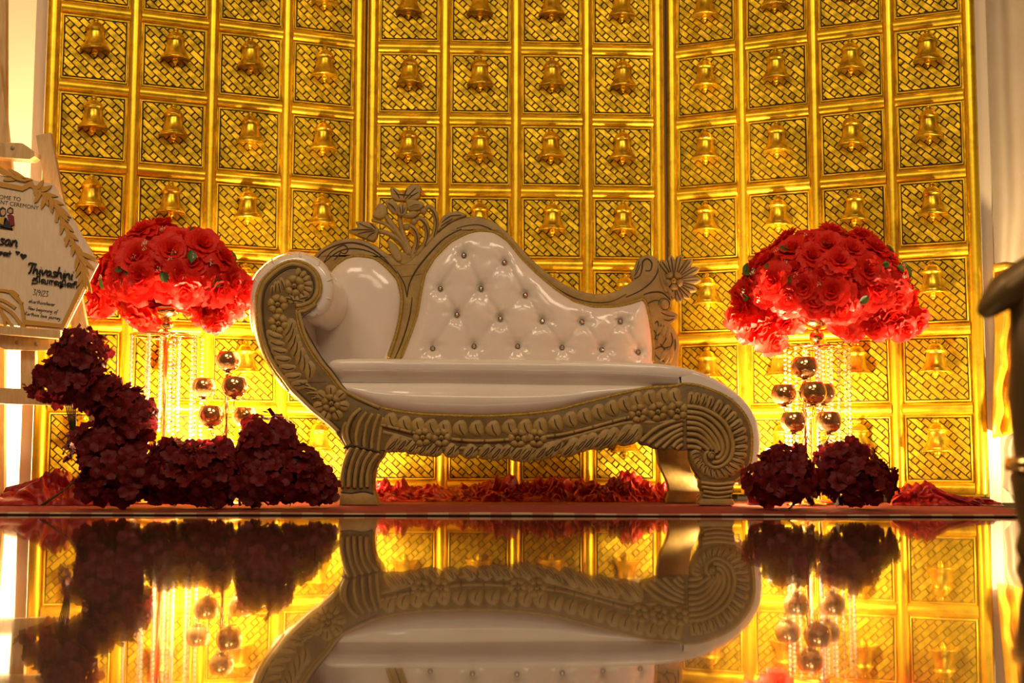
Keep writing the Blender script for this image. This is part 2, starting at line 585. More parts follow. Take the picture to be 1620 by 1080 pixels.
random.seed(4)
PLAB = ['gold bell screen panel behind the easel, leftmost of the three', 'gold bell screen panel directly behind the sofa back, middle of the three',
        'gold bell screen panel beside the cream curtain, rightmost of the three']
for pi, ((pxx, pyy), yaw, side) in enumerate(PAN):
    rz = math.radians(yaw)
    pan = thing('gold_bell_panel', PLAB[pi], 'screen panel', (pxx, pyy, 0), rz, 'golden bell screen')
    top = ZB + ROWS * RH
    HWP = 0.624
    mb = MB(); mb.box((0, 0.021, (top + ZB) / 2), (2 * HWP, 0.038, top - ZB + 0.06)); mb.build('back_board', M['board'], pan, False, True)
    mb = MB(); mb.box((0, 0.0025, (top + ZB) / 2), (2 * HWP - 0.004, 0.005, top - ZB + 0.056)); mb.build('face_sheet', M['gold'], pan, False, True)
    # stands on low dark feet
    for sx in (-0.45, 0.45):
        mb = MB(); mb.box((sx, 0.09, 0.0352), (0.10, 0.28, 0.024)); mb.build('foot', M['board'], pan, False, True)
    # vertical rails and the border
    for c in range(5):
        x = (c - 2) * CW + (-0.003 if c == 0 else 0.003 if c == 4 else 0)
        mb = MB(); half_round(mb, (x, ZB - 0.018), (x, top + 0.018), 0.0232, 0.021, 'z'); mb.build('upright_rail', M['gold_rail'], pan, True, True, sharp=50)
    for sx in (-1, 1):
        mb = MB(); mb.box((sx * (HWP - 0.003), 0.002, (top + ZB) / 2), (0.008, 0.012, top - ZB + 0.06)); mb.build('edge_strip', M['gold_rail'], pan, False, True)
    hr = MB(); half_round(hr, (-CW / 2 + 0.021, 0), (CW / 2 - 0.021, 0), 0.0232, 0.021, 'x')
    hr_me = hr.data('cross_rail', M['gold_rail']); hr_me.set_sharp_from_angle(angle=math.radians(50))
    for l in range(ROWS + 1):
        for c in range(4):
            o = link('cross_rail', hr_me, pan); o.location = ((c - 1.5) * CW, 0, ZB + l * RH)
    full, rest = [], MB()
    R3 = Matrix.Rotation(rz, 3, 'Z')
    for r in range(ROWS):
        for c in range(4):
            cx, cz = (c - 1.5) * CW, ZB + (r + 0.5) * RH
            o = link('cell_moulding', mould_me, pan); o.location = (cx, 0, cz)
            o = link('cell_plate', plate_me, pan); o.location = (cx, -0.002, cz)
            b = link('bell', bell_me, pan); b.scale = (1.16, 1.16, 1.20); b.location = (cx + random.uniform(-.004, .004), -0.026, cz - 0.024); b.rotation_euler = (0, random.uniform(-.04, .04), random.uniform(0, 6))
            k = link('clapper', clapper_me, b)
            ww = R3 @ Vector((cx, 0, cz)) + Vector((pxx, pyy, 0))
            ctr = PX(ww)
            vis = -40 < ctr[0] < 1660 and ctr[1] > -20
            hid = (430 < ctr[0] < 1160 and ctr[1] > 470 and ctr[1] < 700) or (150 < ctr[0] < 390 and 360 < ctr[1] < 470) or (1170 < ctr[0] < 1440 and 380 < ctr[1] < 500) or (60 < ctr[0] < 250 and ctr[1] > 560)
            for (bx, bz), kind, q, is_full in CELL:
                under_bell = abs(bx) < 0.034 and bz > 0.0
                pri = (0 if vis and not hid else 1 if vis else 2, 0 if kind == 'long' else 1, ww.length)
                if is_full and not under_bell:
                    full.append((pri, (cx + bx, cz + bz), kind, [(p[0] + cx, p[1] + cz) for p in q]))
                else:
                    brick_solid(rest, [(p[0] + cx, p[1] + cz) for p in q], y=-0.004, tilt=(random.uniform(-.06, .06), random.uniform(-.06, .06)))
    full.sort(key=lambda t: t[0])
    for n, (pri, (bx, bz), kind, q) in enumerate(full):
        if n < 300:
            o = link('brick', brick_me[kind][random.randrange(5)], pan); o.location = (bx, -0.002, bz)
        else:
            brick_solid(rest, q, y=-0.004, tilt=(random.uniform(-.06, .06), random.uniform(-.06, .06)))
    tag(rest.build('woven_bricks', M['gold'], pan, False, True), kind='stuff')
    if side == 'middle':
        for sx in (-1, 1):
            mb = MB(); mb.box((sx * (HWP + 0.006), 0.062, (top + ZB) / 2), (0.06, 0.03, top - ZB + 0.06)); mb.build('seam_strip', M['board'], pan, False, True)
    # strip added in place of the panel's shadow beside its outer edge
    if side != 'middle':
        sx = -1 if side == 'left' else 1
        mb = MB(); mb.box((sx * (HWP + 0.022), 0.07, (top + FZ) / 2), (0.04, 0.06, top - FZ)); mb.build('shadow_strip', M['wall'], pan, False, True)

# uplights on the floor in front of the screen
def uplight(px, Y, power, label, tilt=0.10, yaw=0.0, size=0.10):
    p = W(px, 780, Y)
    t = thing('floor_uplight', label, 'lamp', (p.x, Y, FZ), 0, 'floor uplights')
    mb = MB(); mb.lathe([(0.0, 0), (0.06, 0), (0.06, 0.035), (0.056, 0.045), (0.050, 0.045), (0.048, 0.036), (0.0, 0.036)], (p.x, Y, FZ), 18)
    mb.build('housing', M['lamp'], t)
    l = bpy.data.lights.new('uplight_bulb', 'AREA'); l.shape = 'DISK'; l.size = size; l.energy = power; l.color = UP_COL; l.spread = math.radians(176)
    o = link('uplight_bulb', l, t); o.location = (0, 0, 0.05); o.rotation_euler = (math.pi - tilt, 0, yaw)
    return t


uplight(318, 4.80, 62, 'black floor uplight hidden behind the long maroon garland')
uplight(1208, 4.84, 62, 'black floor uplight hidden behind the curled sofa end')
uplight(-20, 5.25, 150, 'black floor uplight behind the easel at the far left', tilt=0.35)
uplight(566, 5.13, 11, 'black floor uplight hidden behind the left sofa leg')
uplight(1076, 5.15, 7, 'black floor uplight hidden behind the rear sofa leg')
uplight(1730, 4.70, 32, 'black floor uplight behind the foreground chair', tilt=0.45)

# ------------------------------------------------------------------ carved sofa
YF = 4.68            # front face of the carved frame
sofa = thing('chaise_sofa', 'white leather chaise sofa with carved tan wooden frame and tufted back', 'sofa', (W(800, 799, 4.9).x, 4.9, FZ))
# --- front frame outline (pixels on the front plane)
scroll_in = [(469, 489), (484, 486.3), (497, 479), (505.5, 466), (507, 449.3), (501.5, 433), (489.6, 420.4), (474.8, 414.4), (460, 413), (443.7, 419), (429, 429.3),
             (415.6, 443.3), (408, 460), (405.4, 480), (406, 502.6), (408.6, 524), (414.5, 548), (422.6, 568.2), (433, 586), (446.3, 603.7), (457, 618.5), (473, 634.8),
             (493.7, 654), (516, 671.9), (532, 687), (542, 701), (548.5, 713)]
leg_l = [(545, 726), (540, 742), (536.5, 758), (538.5, 772), (541, 776), (538, 781), (536.5, 786), (536.5, 798.7)]
leg_r = [(597, 798.7), (592, 783), (589, 778), (588, 766), (589, 747), (595, 732.6), (604, 721), (607, 713.5)]
apron = [(612, 714), (620, 715.5), (628, 714.5), (640, 714), (650, 717.5), (660, 715.5), (667, 719.5), (682, 721.8), (697, 715), (710.4, 722.3), (724.4, 718), (740, 724.6), (754.8, 719.5), (765, 725),
         (778.5, 722), (780, 728), (799, 724), (808, 718.5), (812.6, 727), (826, 730.5), (840, 722.6), (851, 727.6), (864, 725), (873, 716.5), (886.7, 715), (894.6, 723.8), (905, 715), (912, 708), (915, 715.6),
         (928, 712), (934, 703), (941.5, 703), (944.4, 712), (954.8, 710.4), (962, 704), (969.6, 704.4), (976, 694), (980, 703), (990.4, 705), (1000.7, 700), (1009, 691), (1016, 686.5), (1020, 690), (1013, 694), (1011, 698.5),
         (1017, 704.4), (1026, 704.6), (1035, 709.6), (1052.6, 711), (1066, 710.4), (1080, 712.6), (1090.6, 712)]
scr_r = [(1090.6, 724.5), (1096.7, 741), (1103, 751), (1109, 758)]
foot_r = [(1108, 764), (1108, 770), (1112, 777), (1111, 783.6), (1106.5, 791), (1106, 796), (1108, 798.7), (1161, 798.7), (1162, 794), (1158, 787.7), (1157, 783), (1161, 777), (1160, 770), (1163, 761)]
scr_o = [(1163, 761), (1174, 753), (1183, 740), (1187.5, 726), (1189.4, 704), (1188.4, 681.7), (1182.3, 663.4), (1168, 643), (1147.6, 626.7), (1125, 616.5), (1102.8, 609.4), (1082.4, 607.3)]
rope_top = [(1082.4, 607.3), (1068, 610.5), (1052.6, 612), (1030, 613), (993, 620), (956, 629.6), (919, 639), (889.6, 647.0), (867, 651), (823, 655.8), (763.7, 658.5), (704, 657), (660, 654.8), (620, 649),
            (597, 643), (575, 634.8), (551, 623.5), (535, 612.5), (516, 587.6), (501, 571), (485, 545), (475.5, 524), (471, 506), (469, 489)]
S_in = catmull(scroll_in, 3)
A_bot = catmull(apron, 2)
S_out = catmull(scr_o, 4)
R_top = catmull(rope_top, 3)
front_poly = S_in + leg_l + leg_r + A_bot + scr_r + foot_r[:-1] + S_out[:-1] + R_top[:-1]
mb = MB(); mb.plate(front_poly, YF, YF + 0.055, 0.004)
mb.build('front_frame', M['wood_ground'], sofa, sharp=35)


def carve(mbs, path, r, y=YF, k=5, taper=False, flat=0.7, sides=6):
    p = catmull(path, k) if len(path) > 2 else path
    pts = [W(a, b, y) for a, b in p]
    n = len(pts)
    rr = [r * (0.35 + 0.65 * math.sin(math.pi * (0.12 + 0.8 * i / max(n - 1, 1)))) for i in range(n)] if taper else r
    mbs.tube(pts, rr, sides, True, flat)


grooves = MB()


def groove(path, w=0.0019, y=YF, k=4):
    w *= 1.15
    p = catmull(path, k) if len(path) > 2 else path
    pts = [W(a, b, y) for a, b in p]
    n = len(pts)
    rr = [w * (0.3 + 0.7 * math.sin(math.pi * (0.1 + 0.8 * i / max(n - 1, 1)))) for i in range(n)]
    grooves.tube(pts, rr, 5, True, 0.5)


def lobe_pts(px, py, L, Wd, ang, y, n=12, belly=0.0):
    """leaf outline in pixels, base at (px,py), pointing along ang"""
    out = []
    ca, sa = math.cos(ang), math.sin(ang)
    for i in range(n):
        t = i / n * 2 * math.pi
        a = L * 0.5 * (1 - math.cos(t))
        b = Wd * 0.5 * math.sin(t) * (0.75 + 0.45 * (1 - math.cos(t)) / 2) + belly * math.sin(math.pi * a / L)
        out.append(W(px + a * ca - b * sa, py + a * sa + b * ca, y))
    return out


def leaf_lobe(px, py, L, Wd, ang, h=0.006, y=YF, parent=None, m='wood', belly=0.0, vein=True, name='carved_leaf'):
    mb = MB()
    mb.dome(lobe_pts(px, py, L, Wd, ang, y + 0.001, belly=belly), (0, -h, 0), (0.0, 0.72, 0.95), (1.0, 0.86, 0.45))
    o = mb.build(name, M[m], parent or sofa)
    if vein:
        ca, sa = math.cos(ang), math.sin(ang)
        q = []
        for t in (0.15, 0.45, 0.8):
            b = belly * math.sin(math.pi * t)
            q.append((px + L * t * ca - b * sa, py + L * t * sa + b * ca))
        groove(q, 0.0021, y - h * 0.86)
    return o


def rosette(px, py, r, y=YF, h=0.010, petals=6, rot=0.3, m='wood', parent=None):
    mb = MB()
    for k in range(petals):
        a = rot + 2 * math.pi * k / petals
        mb.dome(lobe_pts(px + 0.22 * r * math.cos(a), py + 0.22 * r * math.sin(a), r * 0.86, r * 1.02, a, y + 0.001, 10), (0, -h, 0))
    o = mb.build('rosette', M[m], parent or sofa)
    mb = MB(); mb.ball(W(px, py, y - h * 0.8), r * 0.0022 * 0.26, 10, 6, (1, 0.9, 1)); mb.build('rosette_centre', M[m], o)
    for k in range(petals):
        a = rot + 2 * math.pi * (k + 0.5) / petals
        groove([(px + 0.25 * r * math.cos(a), py + 0.25 * r * math.sin(a)), (px + 0.62 * r * math.cos(a), py + 0.62 * r * math.sin(a)), (px + 0.92 * r * math.cos(a), py + 0.92 * r * math.sin(a))], 0.0017, y - h * 0.40)
    dk = MB(); dk.ball(W(px, py, y - h * 0.8 - r * 0.0022 * 0.24), r * 0.0022 * 0.07, 6, 4); dk.build('rosette_eye', M['stain'], o)
    return o


# raised border mouldings of the frame
def offset_path(pts, d):
    out = []
    for i, p in enumerate(pts):
        a, b = pts[max(i - 1, 0)], pts[min(i + 1, len(pts) - 1)]
        tx, ty = b[0] - a[0], b[1] - a[1]
        L = math.hypot(tx, ty) or 1
        out.append((p[0] - ty / L * d, p[1] + tx / L * d))
    return out


rim_out = offset_path(catmull(scroll_in[:-2], 4), -5.0)
rim_in = offset_path(catmull(rope_top[12:], 4), 5.5) if False else None
mb = MB(); mb.tube([W(a, b, YF) for a, b in rim_out], 0.0085, 8, True, 0.9); mb.build('border_moulding', M['wood'], sofa)
inner = [(480, 497), (473.5, 497), (475, 508), (480, 524), (490, 545), (506, 571), (521, 588), (541, 615), (556, 628), (578, 640), (603, 649)]
inner = [(476.5, 492.5), (476, 506), (481, 524), (490.5, 544), (506, 568), (521, 584.5), (540, 610), (555, 620.5), (578, 631.5), (600, 641)]
inner = [(a - 10, b + 4) for a, b in inner[1:]]
mb = MB(); mb.tube([W(a, b, YF) for a, b in catmull([(500, 481), (484, 491), (473.5, 494)] + [(a + 11, b - 0) for a, b in inner], 4)], 0.0075, 8, True, 0.9)
mb.build('border_moulding', M['wood'], sofa)
groove([(p[0], p[1]) for p in offset_path(catmull(scroll_in[:-2], 2), -10.5)], 0.0024, YF - 0.001, 1)
groove([(492, 492), (482, 499), (478, 506), (484, 522), (494, 541), (509, 566), (524, 585), (543, 611), (560, 628), (583, 641)], 0.0024, YF - 0.001)

# arm carving: rosettes and leaves
for (x, y, r) in ((465.5, 452, 16), (439.3, 481.5, 15.5), (440.3, 511.5, 15.5)):
    rosette(x, y, r)
random.seed(2)
for a in range(-80, 100, 22):       # fan around the top rosette
    t = math.radians(a)
    leaf_lobe(465.5 + 15.5 * math.cos(t), 452 + 15.5 * math.sin(t), 15, 9.5, t + 0.25, 0.005, vein=False)
    groove([(465.5 + 17 * math.cos(t + .2), 452 + 17 * math.sin(t + .2)), (465.5 + 22 * math.cos(t + .3), 452 + 22 * math.sin(t + .3)), (465.5 + 28 * math.cos(t + .33), 452 + 28 * math.sin(t + .33))], 0.0016, YF - 0.002)
for (x, y, L, w, a) in ((452, 462, 26, 9, -110), (444, 466, 24, 8, -100), (436, 466, 22, 8, -88), (430, 468, 18, 7, -85), (456, 468, 18, 7, -75), (450, 470, 22, 8, 20), (462, 474, 22, 8, 10), (470, 474, 22, 7, -15), (458, 466, 16, 7, 60)):
    leaf_lobe(x, y, L, w, math.radians(a), 0.005)
mid = catmull([(446, 526), (452, 545), (462, 568), (478, 592), (496, 610)], 4)
for i in range(2, len(mid) - 1, 2):
    (x, y), (x2, y2) = mid[i], mid[i + 1]
    a = math.atan2(y2 - y, x2 - x)
    leaf_lobe(x, y, 35, 20, a - math.pi + 0.75, 0.0055, belly=4)
    leaf_lobe(x, y, 30, 19, a - math.pi - 0.95, 0.0055, belly=-4)
for (x, y, L, w, a) in ((478, 612, 26, 9, 15), (484, 622, 26, 9, 5), (492, 631, 22, 8, -5), (470, 604, 24, 8, 20)):
    leaf_lobe(x, y, L, w, math.radians(a), 0.005)
# large double flower
for k in range(7):
    a = 0.2 + 2 * math.pi * k / 7
    leaf_lobe(524 + 10 * math.cos(a), 638 + 10 * math.sin(a), 20, 19, a, 0.007)
rosette(524, 638, 15, YF - 0.003, 0.012)
groove([(430, 604.5), (470, 605), (517, 604.5)], 0.0008, YF - 0.0005)

# fluted strands on the left leg
for (p, r) in (([(571, 646), (556, 660), (548, 682), (553, 703)], .0080), ([(580, 652), (569, 668), (563, 690), (564, 706)], .0078), ([(590, 654), (580, 672), (576, 694), (576, 708)], .0078),
               ([(600, 655), (592, 676), (588, 697), (588, 710)], .0078), ([(607, 660), (602, 680), (599, 700), (598, 713)], .0072), ([(548, 668), (543, 676), (543, 690), (550, 704)], .0060)):
    mb = MB(); carve(mb, p, r, YF + 0.001, taper=False, flat=0.85); mb.build('leg_flute', M['wood'], sofa)
for (p, r) in (([(556, 708), (548, 724), (542, 748), (541, 771)], .0078), ([(566, 708), (558, 726), (552, 750), (551, 771)], .0085), ([(577, 711), (567, 728), (562, 750), (561, 772)], .0085),
               ([(588, 714), (577, 730), (572, 752), (571, 772)], .0085), ([(600, 717), (587, 732), (581, 752), (581, 771)], .0082)):
    mb = MB(); carve(mb, p, r, YF + 0.001, flat=0.85); mb.build('leg_flute', M['wood'], sofa)
for p in ([(566, 652), (555, 672), (553, 690), (557, 702)], [(576, 655), (566, 674), (561, 694), (563, 704)], [(587, 658), (577, 676), (572, 698), (573, 706)], [(598, 660), (588, 682), (584, 700), (584, 708)],
          [(561, 711), (553, 728), (548, 750), (547, 768)], [(572, 712), (563, 730), (558, 752), (556, 770)], [(583, 716), (572, 732), (567, 753), (566, 770)], [(594, 720), (582, 734), (577, 754), (576, 770)]):
    groove(p, 0.0022, YF - 0.0035)
mb = MB(); carve(mb, [(543, 709), (556, 704), (572, 708), (590, 712), (602, 716)], 0.004, YF - 0.004); mb.build('leg_collar', M['stain'], sofa)
# the legs' own blocks behind the face
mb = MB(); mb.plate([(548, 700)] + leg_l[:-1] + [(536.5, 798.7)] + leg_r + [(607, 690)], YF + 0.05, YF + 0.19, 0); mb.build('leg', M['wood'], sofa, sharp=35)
mb = MB(); mb.plate([(540, 777), (592, 779), (597, 798.7), (536, 798.7)], YF - 0.012, YF + 0.02, 0.004); mb.build('foot_block', M['wood'], sofa, sharp=35)
mb = MB(); carve(mb, [(539, 778), (556, 779.5), (575, 777), (591, 781)], 0.0032, YF - 0.012); mb.build('foot_bead', M['stain'], sofa)
mb = MB(); mb.plate(scr_r[2:] + foot_r, YF + 0.05, YF + 0.13, 0); mb.build('leg', M['wood'], sofa, sharp=35)
rear = [(1040, 690), (1038.6, 710), (1043, 734), (1054, 757), (1058, 768), (1059, 779), (1055, 790), (1055, 794.9), (1105, 794.9), (1102, 786), (1107, 779), (1101.7, 758.5), (1093, 743), (1088.8, 715), (1089, 690)]
mb = MB(); mb.plate(rear, 5.00, 5.07, 0.003); mb.build('leg', M['wood'], sofa, sharp=35)
rear_l = [(640 - (x - 1040) * .8 + 10, y) for x, y in rear]
mb = MB(); mb.plate([(x - 62, y) for x, y in rear_l], 5.00, 5.07, 0.003); mb.build('leg', M['wood'], sofa, sharp=35)

# rail carving: row of round leaves, beaded rod, rosettes, hanging acanthus
top_row = [(617, 669), (639, 674), (660, 677), (681, 679), (702, 681), (727, 681), (753, 681), (779, 681.5), (805, 679), (830, 679), (854, 677), (878, 672.5), (901, 667), (923.5, 661.5), (945.5, 655.5), (966.5, 649), (987, 642.5), (1006, 636), (1027, 633), (1047, 631), (1066, 630)]
for x, y in top_row:
    leaf_lobe(x + 10, y + 10, 29, 25, math.radians(-112), 0.0070, belly=-4)
rods = ([(603, 672), (620, 676), (640, 681), (657, 685)], [(714, 694.5), (745, 697), (780, 697), (806, 695)], [(863, 690.5), (890, 687), (920, 680), (950, 672), (980, 663.5), (996, 660)])
for p in rods:
    q = catmull(p, 5)
    mb = MB(); mb.tube([W(a, b, YF - 0.002) for a, b in q], 0.0062, 8); o = mb.build('carved_rod', M['wood'], sofa)
    for t in range(3, len(q) - 2, 5):
        mb = MB(); mb.ball(W(q[t][0], q[t][1], YF - 0.003), 0.0085, 8, 6, (0.55, 0.9, 1)); mb.build('rod_bead', M['wood_ground'], o)
for (x, y, r) in ((668.5, 691.5, 15), (698, 692, 15), (819.5, 693, 15), (849.5, 693, 15), (1010, 653.5, 15), (1041, 651, 15.5), (1072, 649.5, 15.5)):
    rosette(x, y, r, YF - 0.003, 0.011, 6, random.uniform(0, 1))
hang = [(616, 715, 22), (633, 714, 24), (650, 717, 24), (667, 719, 20), (684, 721, 22), (711, 722, 26), (740, 724, 26), (765, 725, 26), (782, 727, 22), (800, 724, 20), (815, 728, 24), (829, 730, 22), (852, 727, 26), (866, 724, 24), (880, 716, 24),
        (895, 723, 28), (915, 715, 26), (928, 711, 26), (945, 711, 28), (957, 709, 26), (980, 703, 26), (992, 704, 26)]
for x, y, L in hang:
    top = interp([(610, 690), (660, 703), (715, 706), (800, 708), (850, 706), (900, 696), (950, 683), (1000, 672)], x)
    a = math.radians(-50)
    LL = min(L * 1.5, (y - top) / 0.72)
    leaf_lobe(x - 7, y - 0.5, LL * 1.12, 24, a, 0.0062, belly=4)
    groove([(x + 4, y - 2), (x + 11, y - 11), (x + 19, y - 19)], 0.0022, YF - 0.004)
    groove([(x - 4, y - 4), (x + 2, y - 11), (x + 9, y - 18)], 0.0016, YF - 0.0062)
mb = MB(); carve(mb, [(606, 683), (640, 692), (680, 705), (740, 709), (800, 709), (860, 703), (910, 690), (960, 676), (1000, 668), (1040, 668), (1084, 665)], 0.0075, YF + 0.002, flat=0.6)
mb.build('leaf_stem', M['wood'], sofa)


def cz(pts):
    return [(860 + a / 6.75, 580 + b / 6.75) for a, b in pts]


for p in ([(1485, 560), (1350, 590), (1200, 660), (1100, 740), (1035, 800)], [(1485, 612), (1350, 660), (1230, 730), (1110, 825)], [(1485, 660), (1380, 710), (1280, 780), (1190, 858)],
          [(1485, 710), (1400, 750), (1330, 810), (1270, 870)], [(1485, 770), (1430, 800), (1380, 860)], [(1485, 830), (1450, 850), (1420, 880)]):
    mb = MB(); carve(mb, cz(p), 0.0082, YF + 0.001, flat=0.9); mb.build('acanthus_strand', M['wood'], sofa)
    groove([(a + 1.5, b + 3.7) for a, b in cz(p)], 0.002, YF - 0.002)


def c2(pts):
    return [(1060 + a / 4.906, 590 + b / 4.906) for a, b in pts]


# the spiral scroll
strands = ([(130, 258), (250, 276), (380, 345), (455, 440), (488, 560), (470, 655), (415, 715), (345, 735), (285, 700), (272, 640), (300, 605)],
           [(130, 300), (250, 318), (350, 380), (425, 475), (448, 570), (425, 650), (375, 690), (325, 690)],
           [(130, 342), (230, 356), (325, 418), (392, 515), (410, 595), (385, 648), (350, 660)],
           [(130, 384), (220, 397), (300, 450), (364, 540), (380, 605)],
           [(130, 428), (220, 438), (285, 488), (345, 570), (362, 620)],
           [(130, 474), (210, 482), (275, 526), (335, 596)],
           [(130, 525), (200, 530), (255, 562), (300, 598)], [(135, 572), (195, 575), (240, 592)])
for p in strands:
    mb = MB(); carve(mb, c2(p), 0.0083, YF - 0.0005, flat=0.95, sides=8); mb.build('scroll_strand', M['wood'], sofa)
    groove([(a - 1.0, b + 4.2) for a, b in c2(p)], 0.0024, YF - 0.0015)
mb = MB(); mb.ball(W(1125.5, 720.5, YF - 0.002), 0.0150, 14, 8, (1, 0.6, 1)); mb.build('scroll_eye', M['wood'], sofa)
groove([(1118, 717), (1121, 725), (1128, 727), (1131, 720), (1126, 716), (1123, 720)], 0.0016, YF - 0.010)
# ring of leaves round the scroll
ring_c = (1126, 690)
ring_o = catmull([(1094, 620), (1110, 622), (1126, 627), (1147, 637), (1164, 652), (1177, 671), (1182, 692), (1182, 714), (1177, 733), (1166, 747), (1150, 756), (1133, 757), (1116, 751), (1104, 740), (1096, 728), (1093, 718)], 3)
ring_i = catmull([(1090, 639), (1104, 640), (1119, 645), (1135, 655), (1148, 667), (1157, 682), (1161, 698), (1160, 713), (1155, 725), (1147, 733), (1138, 738), (1129, 740), (1119, 737), (1111, 730), (1108, 722), (1110, 715)], 3)
for i in range(0, len(ring_o), 1):
    (xo, yo), (xi, yi) = ring_o[i], ring_i[i]
    if i % 2: groove([(xi, yi), ((xi * .5 + xo * .5), (yi * .5 + yo * .5)), (xo * .93 + xi * .07, yo * .93 + yi * .07)], 0.0022, YF - 0.003)
    else:
        a = math.atan2(yo - yi, xo - xi)
        leaf_lobe(xi - 1.5 * math.cos(a), yi - 1.5 * math.sin(a), math.hypot(xo - xi, yo - yi) + 3, 14.5, a, 0.0060, belly=2)
# right foot rings
for y, x0, x1, r in ((764, 1109, 1162, .0065), (771, 1110, 1160, .0065), (778, 1113, 1160, .0065), (785, 1112, 1158, .005)):
    mb = MB(); carve(mb, [(x0, y - 1), ((x0 + x1) / 2, y + 2), (x1, y - 1)], r, YF - 0.001, flat=1.0); mb.build('foot_ring', M['wood'], sofa)
mb = MB(); mb.plate([(1109, 789), (1158, 789), (1162, 795), (1161, 798.7), (1107, 798.7), (1106, 795)], YF - 0.012, YF + 0.02, 0.005); mb.build('foot_block', M['wood'], sofa, sharp=35)


# --- gold rope trims
def rope(path_px, y, r=0.0036, name='rope_trim', pitch=0.0105, k=4):
    pts = resample([W(a, b, y) for a, b in catmull(path_px, k)], 0.0022)
    mb = MB()
    n = len(pts)
    for s in range(2):
        hel = []
        for i, p in enumerate(pts):
            t = (pts[min(i + 1, n - 1)] - pts[max(i - 1, 0)]).normalized()
            nn = t.cross(Vector((0, 1, 0))).normalized()
            a = 2 * math.pi * (i * 0.0022 / pitch) + s * math.pi
            hel.append(p + nn * math.cos(a) * r + Vector((0, 1, 0)) * math.sin(a) * r)
        mb.tube(hel, r * 1.05, 5)
    return mb.build(name, M['rope'], sofa)


rope(scroll_in[:21], YF + 0.004)
rope(scr_o + rope_top[1:], YF + 0.004)

# --- upholstery
leather_arm = [(455, 620), (440, 607), (428, 590), (415, 566), (406, 545), (400, 525), (395.5, 500), (394, 467), (400.5, 440), (415.6, 421), (436, 406.5), (463, 399), (484, 401), (506, 412), (521, 430), (527, 452), (525, 473),
               (513, 493), (497, 504), (483, 504), (474, 497), (471, 503), (474, 523), (484, 545), (500, 571), (515, 588), (534, 613), (552, 628), (560, 650), (520, 660), (480, 640)]
mb = MB(); mb.plate(catmull(leather_arm[:20], 4) + leather_arm[20:], YF + 0.012, 5.12, 0.030, 5)
o = mb.build('arm_roll', M['leather'], sofa, sharp=60)
end_roll = [(1072, 580.5), (1086, 583), (1100, 585.5), (1115, 590.5), (1141.5, 604), (1166, 621), (1186.4, 643), (1200.6, 671.5), (1203.7, 702), (1200, 732.7), (1188, 753), (1172, 768), (1164, 757), (1168, 745), (1174, 730), (1176, 715), (1177, 700), (1174, 680), (1168, 668), (1155, 652), (1137, 638), (1115, 627), (1072, 622)]
mb = MB(); mb.plate(catmull(end_roll[:12], 4) + end_roll[12:], YF + 0.002, 5.12, 0.018, 5); mb.build('end_roll', M['leather'], sofa, sharp=60)
# pleats of the leather over the rolls
pl = MB()
for (a, b) in (((1163, 620), (1152, 632)), ((1187, 685), (1203, 684)), ((1188, 725), (1200, 731)), ((430, 410), (437, 421)), ((403, 440), (411, 452)), ((398, 475), (404, 474)), ((474, 400), (476, 410)), ((506, 414), (500, 424)), ((525, 441), (512, 446)), ((524, 473), (512, 470)), ((502, 499), (497, 488))):
    pl.tube([W(a[0], a[1], YF + 0.024), W((a[0] + b[0]) / 2, (a[1] + b[1]) / 2, YF + 0.016), W(b[0], b[1], YF + 0.016)], [0.0030, 0.0045, 0.003], 6, True, 0.8)
tag(pl.build('leather_pleats', M['leather'], sofa), kind='stuff')
pip = MB(); pip.tube([W(a, b, 5.10) for a, b in catmull(leather_arm[5:20], 4)], 0.003, 6); pip.build('piping', M['leather'], sofa)

rt = sorted(rope_top)


def rope_y(x):
    c = [p for p in rope_top if p[0] >= 485]
    c.sort()
    return interp(c, x)


# seat: two stacked rolls
mb = MB(); secs = []
N = 60
for i in range(N + 1):
    x = 534 + (1032 - 534) * i / N
    yb = rope_y(x) + 1.5
    yt = interp([(534, 605), (700, 606), (860, 608.5), (960, 609), (1032, 611)], x)
    yt = min(yt, yb - 1.0)
    hgt = yb - yt
    wob = 0.004 * noise.noise((x * 0.02, 3.1, 0)) + 0.0015 * noise.noise((x * 0.09, 1.1, 0))
    sec = []
    for k in range(13):
        t = k / 12
        bul = 0.034 * math.sin(math.pi * t) ** 0.7 * min(1, hgt / 30)
        p = W(x, yb - hgt * t, YF + 0.016)
        sec.append((p.x, YF + 0.020 - bul + wob * math.sin(math.pi * t), p.z))
    sec.append((sec[-1][0], 5.1, sec[-1][2])); sec.append((sec[0][0], 5.1, sec[0][2]))
    secs.append(sec)
mb.loft(secs); mb.build('seat_bolster', M['leather'], sofa, sharp=70)
mb = MB(); secs = []
N = 70
